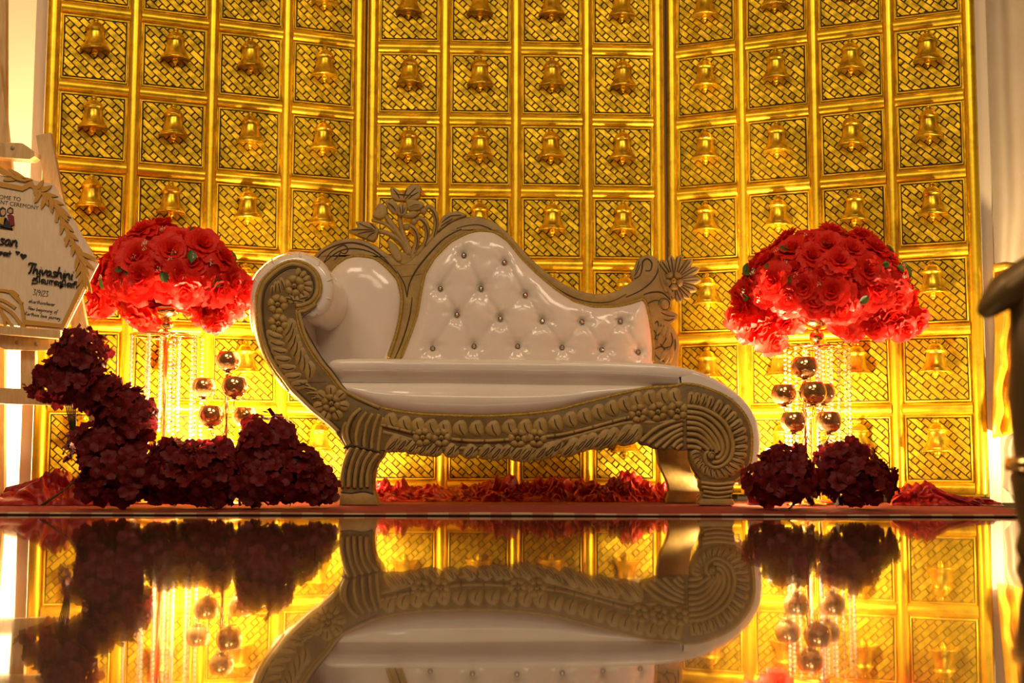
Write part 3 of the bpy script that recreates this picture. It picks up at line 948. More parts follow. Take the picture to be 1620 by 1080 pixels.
for i in range(N + 1):
    x = 517 + (1096 - 517) * i / N
    yb = min(interp([(517, 588), (534, 604), (700, 606), (860, 608.5), (960, 609), (1032, 612), (1089, 612), (1096, 612)], x), rope_y(min(x, 1082)) + 2)
    yt = interp([(517, 578), (521, 572), (530, 568.5), (560, 567.5), (800, 568), (950, 571), (1040, 575), (1070, 579), (1089, 583.2), (1096, 584.6)], x)
    hgt = yb - yt
    wob = 0.004 * noise.noise((x * 0.017, 8.1, 0)) + 0.0015 * noise.noise((x * 0.08, 4.1, 0))
    e = min(1, max((x - 515) / 22, 0)) ** 0.5 * interp([(1030, 1.0), (1096, 0.58)], x)
    sec = []
    zt = W(x, yt, YF + 0.02).z
    xx = W(x, yt, YF + 0.02).x
    zb = W(x, yb, YF + 0.02).z
    for k in range(11):
        t = k / 10
        a = math.pi * (t * 0.62)
        bul = 0.036 * math.sin(min(math.pi * 0.5, math.pi * t * 1.2)) if t < 0.45 else 0.036 * (1 - ((t - 0.45) / 0.55) ** 2.6 * 0.9)
        sec.append((xx, YF + 0.024 - bul * e + wob * math.sin(math.pi * t), zb + (zt - zb) * math.sin(math.pi / 2 * t ** 0.9)))
    sec.append((xx, YF + 0.08, zt + 0.003)); sec.append((xx, 4.95, zt + 0.004)); sec.append((xx, 5.14, zt + 0.002)); sec.append((xx, 5.14, zb))
    secs.append(sec)
mb.loft(secs); mb.build('seat_cushion', M['leather'], sofa, sharp=70)
a, b = W(575, 660, YF + 0.05), W(1090, 690, YF + 0.05)
mb = MB(); mb.box(((a.x + b.x) / 2, 4.94, (a.z + b.z) / 2), (b.x - a.x, 0.40, abs(a.z - b.z))); mb.build('underframe', M['board'], sofa, False)

# --- back: frame, pads, buttons
YB = 5.15
Lout = [(487, 425), (494, 408), (502.5, 397.5), (514.6, 389), (532, 380.5), (549, 377), (563, 377), (577, 380), (592, 387), (608, 397.5), (619, 405), (629, 413), (636, 417), (644, 414.5), (653, 407), (670, 390.6), (687.4, 373.3), (704.7, 357.8),
        (722, 347.4), (739, 342.6), (760, 342), (783.7, 352.5), (804.4, 369), (825, 393), (849, 417), (878.5, 440.5), (908, 456.5), (937.8, 464), (967.4, 462.5), (991, 451), (1000, 444)]
Rend = [(1002, 443.7), (998.5, 434), (1000, 427), (1005, 420), (1008, 411), (1016, 404.5), (1025, 402.5), (1034, 405), (1041, 411), (1044, 420)]
Rcol = [(1052, 424), (1058, 440), (1062, 456), (1066, 470), (1061, 482), (1059, 490), (1072.6, 496.5), (1071.7, 504.8), (1061.5, 512), (1069, 523), (1074.4, 536), (1075, 548), (1073, 575), (1073, 600)]
Rin = [(1033, 600), (1033, 571.5), (1033.7, 549), (1031, 523), (1027, 501), (1022.6, 482.6), (1017, 473.5), (998.5, 479.5), (980, 483.8), (967, 485), (938, 485), (908, 476), (878.5, 457), (849, 432), (825, 408), (804, 382), (783.7, 368), (762, 365), (741, 368.6), (713, 383),
       (685.6, 410.6), (671.7, 435.6), (666, 463.3), (660.6, 496.7), (649.4, 530), (635.6, 564.7), (620, 600)]
Lin = [(600, 600), (614.7, 564.7), (627, 530), (634, 496.7), (635.6, 469), (630, 444), (616, 427), (596.7, 410.6), (574.4, 405), (552, 406.4), (535.6, 416), (524.4, 427), (512, 450), (500, 470), (487, 470)]
back_poly = catmull(Lout, 3) + Rend + Rcol + catmull(Rin, 3) + catmull(Lin, 3)
mb = MB(); mb.plate(back_poly, YB, YB + 0.05, 0.006, 3); mb.build('back_frame', M['wood'], sofa, sharp=35)
rope(Rin[1:-1], YB - 0.003, 0.0036)
rope(Lin[1:13], YB - 0.003, 0.0036)
for p in ([(a, b + 14) for a, b in Lout[18:30]],):
    groove(p, 0.0022, YB - 0.001)
groove([(498, 412), (516, 395), (548, 384), (577, 388), (604, 405), (628, 432)], 0.003, YB - 0.001)
groove([(512, 416), (535, 398), (560, 393), (590, 400), (615, 418)], 0.0024, YB - 0.001)
groove([(512, 416), (522, 400), (537, 390), (546, 388), (550, 396), (545, 401), (538, 398)], 0.0024, YB - 0.001)
groove([(528, 412), (537, 402), (540, 395)], 0.002, YB - 0.001)
groove([(644, 470), (640, 450), (628, 428)], 0.0022, YB - 0.001); groove([(644, 470), (648, 448), (660, 425), (680, 400), (704, 376), (730, 362)], 0.003, YB - 0.001)
groove([(652, 470), (648, 500), (636, 540), (622, 572)], 0.0026, YB - 0.001)
groove([(626, 438), (645, 437), (668, 433)], 0.0008, YB - 0.0005)


def pad(cols, top_pts, bot_pts, H, D, name, tuft=(), nr=48, edge=None):
    """cushion over columns of pixels; H bulge height, D pixels to reach it"""
    bound = edge
    pts = []
    links = []
    for i, a in enumerate(tuft):
        for b in tuft[i + 1:]:
            if 40 < math.hypot(a[0] - b[0], a[1] - b[1]) < 72 and abs(a[1] - b[1]) > 25: links.append((a, b))
    segs = list(zip(bound, bound[1:]))

    def sd(px, py, a, b):
        dx, dy = b[0] - a[0], b[1] - a[1]
        t = max(0, min(1, ((px - a[0]) * dx + (py - a[1]) * dy) / (dx * dx + dy * dy)))
        return math.hypot(px - a[0] - t * dx, py - a[1] - t * dy), t
    rows = []
    for x in cols:
        yt, yb = interp(top_pts, x), interp(bot_pts, x)
        col = []
        for j in range(nr + 1):
            y = yt + (yb - yt) * j / nr
            d = min(sd(x, y, a, b)[0] for a, b in segs)
            t = min(d / D, 1)
            h = H * math.sqrt(max(0, 1 - (1 - t) ** 2))
            for b in tuft:
                r = math.hypot(x - b[0], y - b[1])
                h -= 0.020 * math.exp(-(r / 13) ** 2) * min(1, t * 1.5)
                an = math.atan2(y - b[1], x - b[0])
                h += 0.0022 * math.sin(an * 7 + b[0]) * math.exp(-((r - 11) / 10) ** 2)
            for a, b in links:
                r, tt = sd(x, y, a, b)
                h -= 0.0065 * math.exp(-(r / 4.0) ** 2) * min(1, t * 1.5)
            h += 0.0035 * noise.noise((x * 0.035, y * 0.035, 2.0)) * t
            p = W(x, y, YB + 0.012)
            col.append((p.x, YB + 0.012 - max(h, 0), p.z))
        rows.append(col)
    mb = MB(); mb.grid(rows)
    back = [[(p[0], YB + 0.03, p[2]) for p in r] for r in rows]
    # close the sides with a flat back
    n, m = len(rows), len(rows[0])
    bn = len(mb.v)
    ringi = [i * m for i in range(n)] + [(n - 1) * m + j for j in range(1, m)] + [i * m + m - 1 for i in range(n - 2, -1, -1)] + [j for j in range(m - 2, 0, -1)]
    bv = [(mb.v[q][0], YB + 0.035, mb.v[q][2]) for q in ringi]
    mb.v += bv
    for i in range(len(ringi)):
        j = (i + 1) % len(ringi)
        mb.f.append((ringi[i], bn + i, bn + j, ringi[j]))
    return mb.build(name, M['leather'], sofa)


TUFT = [(734, 403.6), (798, 415), (696.7, 456.4), (761, 456.4), (831, 466.5), (723, 497.5), (791.5, 503.8), (857.8, 507.4), (920.6, 508.9), (981.3, 508), (684.7, 550.8), (750, 547.5), (819, 547.4), (889, 549.5), (952, 552.7), (1009.5, 556.6)]
edgeR = [(x, y) for x, y in Rin]
topR = sorted(catmull([p for p in Rin if p[1] < 590][1:], 3))
botR = [(600, 592), (1040, 592)]
x0, x1 = 628, 1033.4
pad([x0 + (x1 - x0) * i / 130 for i in range(131)], sorted(catmull(Rin[2:], 3)), [(600, 600), (1040, 600)], 0.05, 34, 'tufted_back', TUFT, 64, Rin)
topL = sorted(catmull(Lin[4:], 3))
botL = [(480, 600), (600, 600), (614.7, 564.7), (627, 530), (634, 496.7), (635.4, 470)]
pad([490 + (635.4 - 490) * i / 50 for i in range(51)], topL, botL, 0.05, 42, 'side_back_pad', (), 40, Lin)
for (x, y) in TUFT:
    base = W(x, y, YB - 0.022)
    mb = MB(); mb.lathe([(0.0, 0.004), (0.008, 0.004), (0.0102, 0.0015), (0.0095, -0.003), (0.0, -0.006)], base, 12, Matrix.Rotation(math.pi / 2, 3, 'X'))
    o = mb.build('button', M['chrome'], sofa)
    mb = MB(); mb.lathe([(0.0068, 0.003), (0.0062, 0.006), (0.0028, 0.0085), (0.0, 0.0088)], base, 8, Matrix.Rotation(math.pi / 2, 3, 'X'))
    mb.build('button_crystal', M['button'], o, False)

# --- crest carving
def cpoly(pts, name, y0=YB - 0.008, th=0.035, bev=0.006, k=3, m='wood'):
    mb = MB(); mb.plate(catmull(pts, k, True), y0, y0 + th, bev, 3)
    return mb.build(name, M[m], sofa, sharp=50)


def stem(pts, r0, r1, name='crest_stem', y=YB + 0.010):
    q = catmull(pts, 5)
    n = len(q)
    mb = MB(); mb.tube([W(a, b, y) for a, b in q], [r0 + (r1 - r0) * i / (n - 1) for i in range(n)], 8, True, 1.1)
    return mb.build(name, M['wood'], sofa)


cpoly([(549, 364), (565, 359), (563, 350), (584, 351), (597, 359), (598, 368), (591, 381), (577, 377), (562, 371)], 'crest_leaf')
for p in ([(556, 363.5), (575, 363), (594, 364)], [(568, 353), (578, 358), (590, 362)], [(566, 370), (578, 367), (592, 366)], [(580, 377), (586, 371), (594, 367)], [(585, 352), (590, 357), (595, 362)]):
    groove(p, 0.0022, YB - 0.0085)
stem([(646, 403), (636, 384), (618, 371), (598, 365)], 0.0135, 0.0085)
stem([(650, 404), (636, 378), (624, 360), (612, 344), (607, 330), (601, 325), (596, 332)], 0.0135, 0.0085)
stem([(636, 377), (614, 357), (600, 351), (588, 348)], 0.009, 0.006)
cpoly([(604, 322), (612, 328), (611, 340), (602, 346), (593, 344), (589, 340), (596, 330)], 'crest_leaf')
stem([(650, 400), (641, 379), (634, 356), (632, 338)], 0.0115, 0.0085)
cpoly([(613, 381), (622, 383), (632, 395), (636, 410), (628, 413), (618, 400)], 'crest_leaf')
cpoly([(618, 295), (630, 300), (636.4, 307), (644, 296), (653, 291), (666, 294), (665, 306), (660, 315), (642, 318), (624, 316), (618, 307)], 'crest_leaf')
for p in ([(622, 299), (628, 306), (632, 314)], [(658, 297), (650, 305), (641, 315)], [(662, 304), (654, 308), (646, 314)], [(644, 297), (641, 305), (638, 313)]):
    groove(p, 0.0022, YB - 0.0085)
cpoly([(642, 316), (655, 315), (670, 321), (668, 328), (658, 333), (646, 332)], 'crest_leaf')
cpoly([(609, 318), (619, 315), (628, 322), (630, 338), (620, 336), (613, 328)], 'crest_petal', YB - 0.014)
cpoly([(644, 336), (654, 333), (661, 336), (655, 343), (643, 344), (636, 341)], 'crest_petal', YB - 0.014)
cpoly([(629, 324), (637, 320), (643, 327), (642, 338), (634, 341), (629, 337)], 'crest_petal', YB - 0.018)
for p in ([(632, 326), (633, 332), (634, 338)], [(637, 323), (637, 330), (636, 338)], [(641, 328), (639, 333), (637, 338)], [(648, 327), (656, 324), (664, 324)], [(614, 321), (621, 326), (626, 333)]):
    groove(p, 0.0018, YB - 0.0185)
for pts, r in (([(650, 408), (657, 392), (660, 378), (657, 364), (650, 357), (643, 359)], .0125), ([(658, 404), (671, 388), (676, 370), (673, 353), (664, 345), (655, 350)], .0125), ([(672, 388), (686, 372), (690, 350), (686, 334), (678, 327), (670, 334)], .0125)):
    co = stem(pts, r, 0.0085, 'crest_curl')
    mb = MB(); mb.ball(W(pts[-1][0], pts[-1][1], YB + 0.006), 0.0145, 10, 8, (1, 0.8, 1)); mb.build('curl_tip', M['wood'], co)
    groove([(a + 0.5, b + 2) for a, b in pts[1:5]], 0.0022, YB - 0.004)
cpoly([(692, 366), (695, 352), (702, 340), (722, 333.5), (738, 340), (722, 347), (708, 354)], 'crest_leaf')
for p in ([(699, 352), (712, 342), (730, 340)], [(697, 358), (706, 352), (716, 346)]):
    groove(p, 0.0022, YB - 0.0085)
cpoly([(618, 405), (632, 398), (648, 400), (664, 396), (656, 408), (642, 418), (632, 416)], 'crest_base', YB - 0.002)
# --- right end: scroll, sunburst flower and carved post
SB = (1066, 444)
for k in range(10):
    a = math.radians(-125 + k * 24)
    L = (38, 40, 42, 44, 44, 42, 38, 36, 34, 30)[k]
    tip = (SB[0] + L * math.cos(a), SB[1] + L * math.sin(a))
    nx, ny = -math.sin(a), math.cos(a)
    b1 = (SB[0] + 10 * math.cos(a), SB[1] + 10 * math.sin(a))
    m1 = (SB[0] + L * .7 * math.cos(a), SB[1] + L * .7 * math.sin(a))
    cpoly([(b1[0] + nx * 4, b1[1] + ny * 4), (m1[0] + nx * 8.5, m1[1] + ny * 8.5), (tip[0] + nx * 5, tip[1] + ny * 5), tip, (m1[0] - nx * 7.5, m1[1] - ny * 7.5), (b1[0] - nx * 4, b1[1] - ny * 4)], 'sunburst_petal', YB - 0.004 - 0.001 * (k % 3), 0.03, 0.005, 2)
    for off in (-3, 2.5):
        groove([(b1[0] + nx * off * .6, b1[1] + ny * off * .6), (m1[0] + nx * off, m1[1] + ny * off), (tip[0] * .93 + SB[0] * .07 + nx * off, tip[1] * .93 + SB[1] * .07 + ny * off)], 0.002, YB - 0.0065)
rosette(SB[0], SB[1], 14.5, YB - 0.006, 0.014, 5)
stem([(1066, 470), (1056, 455), (1050, 438), (1046, 420)], 0.013, 0.009, 'post_strand', YB + 0.004)
stem([(1055, 462), (1048, 448), (1044, 430), (1042, 416)], 0.010, 0.007, 'post_strand', YB + 0.004)
groove([(1003, 441), (1012, 436), (1016, 424), (1017, 414), (1024, 409), (1031, 416), (1029, 427), (1021, 428)], 0.003, YB - 0.001)
groove([(1005, 430), (1009, 420), (1011, 412)], 0.002, YB - 0.001); groove([(1003, 437), (1008, 430), (1013, 418)], 0.002, YB - 0.001)
groove([(1042, 412), (1040, 430), (1030, 446), (1012, 460), (990, 470)], 0.0028, YB - 0.001)
groove([(1018, 466), (1032, 462), (1048, 463), (1060, 474)], 0.0028, YB - 0.001)
groove([(1024, 480), (1036, 475), (1044, 476)], 0.002, YB - 0.001)
mb = MB(); mb.lathe([(0, 0.0), (0.020, 0.0), (0.020, 0.010), (0.014, 0.018), (0, 0.020)], W(1052, 481, YB + 0.002), 14, Matrix.Rotation(math.pi / 2, 3, 'X')); mb.build('post_volute', M['wood'], sofa, sharp=40)
groove([(1042, 482), (1044, 474), (1052, 472), (1059, 478), (1057, 488), (1048, 490)], 0.002, YB - 0.016)
groove([(1046, 494), (1056, 499), (1068, 500)], 0.002, YB - 0.001); groove([(1050, 505), (1058, 507), (1066, 504)], 0.002, YB - 0.001)
for p in ([(1036, 512), (1040, 508), (1042, 516)], [(1046, 512), (1044, 524), (1040, 532)], [(1050, 514), (1050, 528), (1045, 536)], [(1055, 520), (1054, 534), (1048, 546)], [(1062, 526), (1064, 540), (1058, 556)], [(1068, 536), (1068, 552), (1060, 566)],
          [(1035, 535), (1044, 540), (1040, 548)], [(1036, 552), (1048, 548), (1052, 558), (1046, 566)], [(1036, 560), (1046, 570), (1056, 572)], [(1042, 540), (1050, 550), (1060, 548)], [(1034, 522), (1038, 528), (1036, 536)]):
    groove(p, 0.0024, YB - 0.001)
for (x, y, L, w, a) in ((1044, 572, 22, 10, -60), (1052, 576, 26, 10, -70), (1060, 574, 28, 10, -82), (1040, 548, 20, 9, -70), (1047, 534, 20, 8, -72), (1055, 538, 22, 9, -80), (1038, 530, 16, 8, -60)):
    leaf_lobe(x, y, L, w, math.radians(a), 0.006, YB, vein=False)
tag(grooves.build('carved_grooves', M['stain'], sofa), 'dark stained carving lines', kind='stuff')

# ------------------------------------------------------------------ petals
def petal(mb, base, ang, L, wid, open0, open1, ruffle, nu=4, nv=3, r0=0.0, z0=0.0, ph=0.0, cup=0.25):
    """one petal of a flower with its axis along +Z"""
    rows = []
    for j in range(nv + 1):
        v = j / nv
        a = open0 + (open1 - open0) * v
        r = r0 + L * v * math.sin(a * 0.75 + 0.1)
        z = z0 + L * v * math.cos(a * 0.9)
        w = wid * (0.35 + 0.65 * math.sin(math.pi * min(0.5, v * 0.62 + 0.05))) * (1 - 0.28 * max(0, v - 0.7) / 0.3)
        row = []
        for i in range(nu + 1):
            u = i / nu * 2 - 1
            lat = u * w
            rr = r - cup * w * u * u * (1 - 0.4 * v)
            zz = z + cup * 0.5 * w * u * u + ruffle * L * v * v * math.sin(u * 4.2 + ph) - 0.10 * L * v * v * (1 - abs(u)) * 0
            zz -= 0.16 * L * v ** 3 * abs(u) * 0.6
            row.append((base[0] + rr * math.cos(ang) - lat * math.sin(ang), base[1] + rr * math.sin(ang) + lat * math.cos(ang), base[2] + zz))
        rows.append(row)
    mb.grid(rows)


def rose_mesh(seed):
    random.seed(seed)
    mb = MB()
    for n, L, w, o0, o1, r0, z0 in ((3, 0.42, 0.20, 0.10, 0.25, 0.03, 0.16), (4, 0.50, 0.30, 0.25, 0.55, 0.08, 0.08), (5, 0.66, 0.42, 0.45, 0.95, 0.12, 0.02), (6, 0.86, 0.50, 0.75, 1.35, 0.14, -0.03), (6, 1.0, 0.54, 1.1, 1.75, 0.14, -0.10)):
        off = random.uniform(0, 6.28)
        for k in range(n):
            petal(mb, (0, 0, 0), off + 2 * math.pi * k / n + random.uniform(-.15, .15), L * random.uniform(.9, 1.1), w, o0, o1 + random.uniform(-.15, .15), random.uniform(.06, .15), r0=r0, z0=z0, ph=random.uniform(0, 6))
    return mb.data('rose', M['rose'])


def floret_mesh(seed):
    random.seed(seed)
    mb = MB()
    off = random.uniform(0, 6)
    for k in range(4):
        petal(mb, (0, 0, 0), off + math.pi / 2 * k + random.uniform(-.2, .2), random.uniform(.85, 1.1), 0.56, 0.9, 1.35 + random.uniform(-.35, .35), random.uniform(.05, .16), 4, 3, 0.04, 0, random.uniform(0, 6), 0.10)
    mb.ball((0, 0, 0.04), 0.09, 6, 4)
    return mb.data('floret', M['maroon'])


def leaf_mesh():
    mb = MB()
    rows = []
    for j in range(6):
        v = j / 5
        w = 0.34 * math.sin(math.pi * min(0.97, v * 0.95 + 0.03)) ** 0.8
        rows.append([(u * w, v - 0.5, 0.10 * u * u + 0.1 * math.sin(3 * v)) for u in (-1, -0.5, 0, 0.5, 1)])
    mb.grid(rows)
    return mb.data('leaf', M['leaf'])


def tiny_mesh():
    random.seed(5)
    mb = MB()
    for k in range(9):
        a, r = random.uniform(0, 6.28), random.uniform(0.2, 0.9)
        p = Vector((r * math.cos(a), r * math.sin(a), random.uniform(0.3, 0.7)))
        mb.ball(p, 0.15, 6, 4)
        mb.tube([(0, 0, -0.4), p], 0.03, 4)
    return mb.data('blossom_sprig', M['tiny'])


ROSES = [rose_mesh(s) for s in (1, 2, 3, 4)]
FLORETS = [floret_mesh(s) for s in (11, 12, 13, 14, 15)]
LEAF, TINY = leaf_mesh(), tiny_mesh()


def aim(d, spin):
    q = Vector(d).to_track_quat('Z', 'Y')
    return (q.to_matrix() @ Matrix.Rotation(spin, 3, 'Z')).to_euler()


def put(name, me, parent, wpos, d, sc, spin):
    o = link(name, me, parent)
    o.location = Vector(wpos) - root_of(parent).location
    o.rotation_euler = aim(d, spin)
    o.scale = (sc, sc, sc)
    return o


# ------------------------------------------------------------------ rose arrangements on tall stands
def rose_dome(px, py, Y, RX, RY, RZ, RZd, n, label, rr=0.069, droop=(), lean=0.0, tray=None):
    c = W(px, py, Y)
    t = thing('rose_arrangement', label, 'flowers', (c.x, Y, c.z - RZd), 0, 'red rose arrangements')
    ga = math.pi * (3 - math.sqrt(5))
    for i in range(n):
        s = 1 - (i + 0.5) / n * 1.62
        e = math.sqrt(max(0, 1 - s * s)) ** 0.85
        a = ga * i
        d = Vector((e * math.cos(a), e * math.sin(a), s))
        jit = random.uniform(0.76, 1.06)
        p = c + Vector((d.x * RX * jit, d.y * RY * jit, (RZ if d.z > 0 else RZd) * d.z * jit + lean * d.x * RX))
        nd = Vector((d.x / RX, d.y / RY, d.z / RZ)).normalized() + Vector((random.uniform(-.35, .35), random.uniform(-.45, .15), random.uniform(-.3, .3)))
        put('rose', ROSES[i % 4], t, p, nd, rr * random.uniform(.86, 1.12), random.uniform(0, 6))
    for (dx, dy) in droop:
        p = W(dx, dy, Y + random.uniform(-.08, .06))
        put('rose', ROSES[random.randrange(4)], t, p, (random.uniform(-.6, .6), random.uniform(-.8, 0), random.uniform(-.9, -.2)), rr * random.uniform(.7, .95), random.uniform(0, 6))
    for k in range(26):
        s = random.uniform(-0.38, 0.9); a = random.uniform(math.pi, 2 * math.pi) ; e = math.sqrt(1 - s * s)
        p = c + Vector((e * math.cos(a) * RX * 1.08, e * math.sin(a) * RY * 1.08, s * (RZ if s > 0 else RZd) * 1.08 + lean * e * math.cos(a) * RX))
        if k % 2: put('leaf', LEAF, t, p, (math.cos(a), math.sin(a) - .3, s), random.uniform(.035, .055), random.uniform(0, 6))
        else: put('blossom_sprig', TINY, t, p, (math.cos(a), math.sin(a), s + .2), random.uniform(.010, .015), 0)
    mb = MB()
    fz = c.z - RZd * 0.55
    mb.lathe([(0.0, fz), (RX * 0.62, fz), (RX * 0.66, fz + 0.02), (RX * 0.55, fz + 0.09), (0, fz + 0.12)], (c.x, Y, 0), 16)
    mb.build('foam_tray', M['foam'], t)
    return t


def flower_stand(px, y_ring, y_top, Y, label, ring_px=56):
    base = W(px, 795, Y)
    x = base.x
    t = thing('flower_stand', label, 'stand', (x, Y, FZ), 0, 'tall brass flower stands')
    zr, zt = W(px, y_ring, Y).z, W(px, y_top, Y).z
    mb = MB(); mb.lathe([(0.0, FZ), (0.11, FZ), (0.11, FZ + 0.008), (0.03, FZ + 0.02), (0.012, FZ + 0.05), (0.0, FZ + 0.05)], (x, Y, 0), 24); mb.build('base', M['brass'], t)
    mb = MB(); mb.tube([(x, Y, FZ + 0.04), (x, Y, zr)], 0.0085, 12, up=(0, 1, 0)); mb.build('pole', M['brass'], t)
    mb = MB(); mb.lathe([(0.0085, zr - 0.01), (0.022, zr), (0.024, zr + 0.006), (0.010, zr + 0.014), (0.014, zr + 0.022), (0.026, zr + 0.030), (0.028, zr + 0.045), (0.020, zr + 0.058), (0.011, zr + 0.064), (0.016, zr + 0.08), (0.012, zr + 0.10), (0.012, zt)], (x, Y, 0), 16); mb.build('turned_neck', M['brass'], t)
    mb = MB(); mb.lathe([(0.0, zt - 0.03), (0.03, zt - 0.03), (0.055, zt - 0.012), (0.066, zt + 0.01), (0.062, zt + 0.01), (0.05, zt - 0.008), (0.0, zt - 0.018)], (x, Y, 0), 20); mb.build('bowl', M['brass'], t)
    R = ring_px * Y / F_PX
    mb = MB(); mb.tube([(x + R * math.cos(a * math.pi / 16), Y + R * math.sin(a * math.pi / 16), zr) for a in range(32)], 0.003, 6, closed=True, up=(0, 0, 1))
    for k in range(4):
        a = k * math.pi / 2 + 0.5
        mb.tube([(x, Y, zr + 0.004), (x + R * math.cos(a), Y + R * math.sin(a), zr)], 0.0025, 6)
    mb.build('ring', M['brass'], t)
    for k in range(9):
        a = 2 * math.pi * k / 9 + 0.3
        sx, sy = x + R * math.cos(a), Y + R * math.sin(a)
        ln = 0.40 + 0.05 * math.sin(k * 2.3)
        mb = MB()
        nb = int(ln / 0.0165)
        for b in range(nb):
            mb.ball((sx, sy, zr - 0.010 - b * 0.0165), 0.0070, 6, 4)
        mb.build('crystal_strand', M['crystal'], t, False)
    for k in range(5):
        a = 2 * math.pi * k / 5 + 0.9
        rr = R * 0.45
        sx, sy = x + rr * math.cos(a), Y + rr * math.sin(a)
        mb = MB()
        for b in range(int((0.30 + 0.05 * (k % 3)) / 0.0165)):
            mb.ball((sx, sy, zr - 0.010 - b * 0.0165), 0.0070, 6, 4)
        mb.build('crystal_strand', M['crystal'], t, False)
    return t


random.seed(8)
flower_stand(256, 531, 492, 4.84, 'tall brass stand with crystal strands under the roses by the easel')
flower_stand(1297, 550, 508, 4.92, 'tall brass stand with crystal strands under the roses by the curtain', 50)
rose_dome(268, 446, 4.84, 0.235, 0.20, 0.195, 0.085, 70, 'dome of red roses beside the welcome sign', droop=[(160, 488), (200, 488), (228, 508), (250, 478), (300, 483), (322, 490), (350, 492), (372, 482), (340, 512), (215, 500), (158, 470), (385, 462)])
rose_dome(1306, 462, 4.92, 0.300, 0.21, 0.205, 0.135, 96, 'dome of red roses in front of the panel by the curtain', droop=[(1172, 505), (1190, 522), (1215, 533), (1235, 515), (1205, 512), (1250, 505), (1330, 508), (1345, 522), (1390, 515), (1410, 512), (1430, 520), (1448, 510), (1222, 540)])


# ------------------------------------------------------------------ hydrangea bunches
def bunch(blobs, label, stems=(), sc=0.034, dens=1.0):
    bx = sum(b[0] for b in blobs) / len(blobs)
    Yb = blobs[0][4]
    lo = max(b[1] + b[3] for b in blobs)
    bp = W(bx, lo, Yb)
    t = thing('hydrangea_bunch', label, 'flowers', (bp.x, Yb, bp.z), 0, 'maroon hydrangea garlands')
    ga = math.pi * (3 - math.sqrt(5))
    for (px, py, rx, ry, Y, dep) in blobs:
        c = W(px, py, Y)
        k = Y / F_PX
        RX, RZ = rx * k - 0.018, ry * k - 0.018
        n = int(dens * 2.6 * (RX * RZ + RX * dep + RZ * dep) * 4.19 / (sc * sc * 3.6))
        for i in range(n):
            s = 1 - 2 * (i + 0.5) / n
            e = math.sqrt(1 - s * s)
            d = Vector((e * math.cos(ga * i), e * math.sin(ga * i), s))
            if d.y > 0.55: continue
            j = random.uniform(.76, 1.16)
            p = c + Vector((d.x * RX * j, d.y * dep * j, d.z * RZ * j))
            p.z = max(p.z, FZ + 0.030)
            nd = d + Vector((random.uniform(-.5, .5), random.uniform(-.8, .3), random.uniform(-.5, .8)))
            put('floret', FLORETS[(i + int(px)) % 5], t, p, nd, sc * random.uniform(.8, 1.2), random.uniform(0, 6))
        mb = MB(); mb.ball(c, 1, 12, 8, (RX * 0.72, dep * 0.72, max(min(RZ * 0.72, c.z - FZ - 0.004), 0.01))); mb.build('core', M['stem'], t)
    for p in stems:
        mb = MB(); mb.tube([W(a, b, y) for a, b, y in p], 0.0022, 5); mb.build('stem', M['stem'], t)
    return t


random.seed(21)
bunch([(124, 560, 42, 45, 4.50, 0.085), (108, 603, 60, 40, 4.50, 0.09), (160, 620, 48, 36, 4.50, 0.08)], 'maroon hydrangea head at the top of the garland against the easel',
      [[(104 + i * 3, 640, 4.5), (110 + i * 2, 670, 4.52), (113 + i, 712, 4.54)] for i in range(6)] + [[(128 + i, 752 + i, 4.54), (100, 776, 4.54), (64 + 3 * i, 799, 4.54)] for i in range(3)])
bunch([(196, 655, 50, 46, 4.50, 0.09), (215, 668, 32, 44, 4.49, 0.08)], 'maroon hydrangea bunch halfway up the garland below the rose dome')
bunch([(160, 708, 52, 42, 4.48, 0.09), (190, 752, 72, 48, 4.46, 0.10)], 'maroon hydrangea bunch on the carpet next to the red cloth heap')
bunch([(282, 745, 60, 54, 4.48, 0.09), (335, 752, 62, 48, 4.46, 0.09), (265, 712, 22, 22, 4.50, 0.05), (352, 715, 26, 22, 4.50, 0.05)], 'low maroon hydrangea bunch on the carpet under the left candle holder')
bunch([(424, 708, 50, 54, 4.50, 0.09), (420, 760, 74, 42, 4.46, 0.09), (465, 745, 48, 46, 4.49, 0.08)], 'rounded maroon hydrangea bunch near the left sofa leg')
bunch([(508, 774, 30, 36, 4.50, 0.06)], 'small maroon hydrangea sprig touching the left sofa leg', sc=0.026)
bunch([(1240, 758, 66, 44, 4.50, 0.10), (1236, 728, 38, 30, 4.51, 0.07)], 'maroon hydrangea bunch beside the curled sofa end')
bunch([(1352, 760, 70, 42, 4.50, 0.10), (1340, 730, 52, 34, 4.51, 0.08)], 'maroon hydrangea bunch below the right rose dome')

# fallen floret with its silver clip
p = W(346, 800, 4.5)
t = thing('fallen_floret', 'single fallen maroon floret with a silver clip on the carpet edge', 'flower', (p.x, 4.42, 0.016))
put('floret', FLORETS[0], t, (p.x, 4.42, 0.022), (0, -.2, 1), 0.026, 0.4)
mb = MB(); mb.lathe([(0.0, 0.026), (0.007, 0.026), (0.006, 0.036), (0.003, 0.038), (0.0, 0.042)], (p.x, 4.42, 0), 10); mb.build('clip', M['screw'], t)


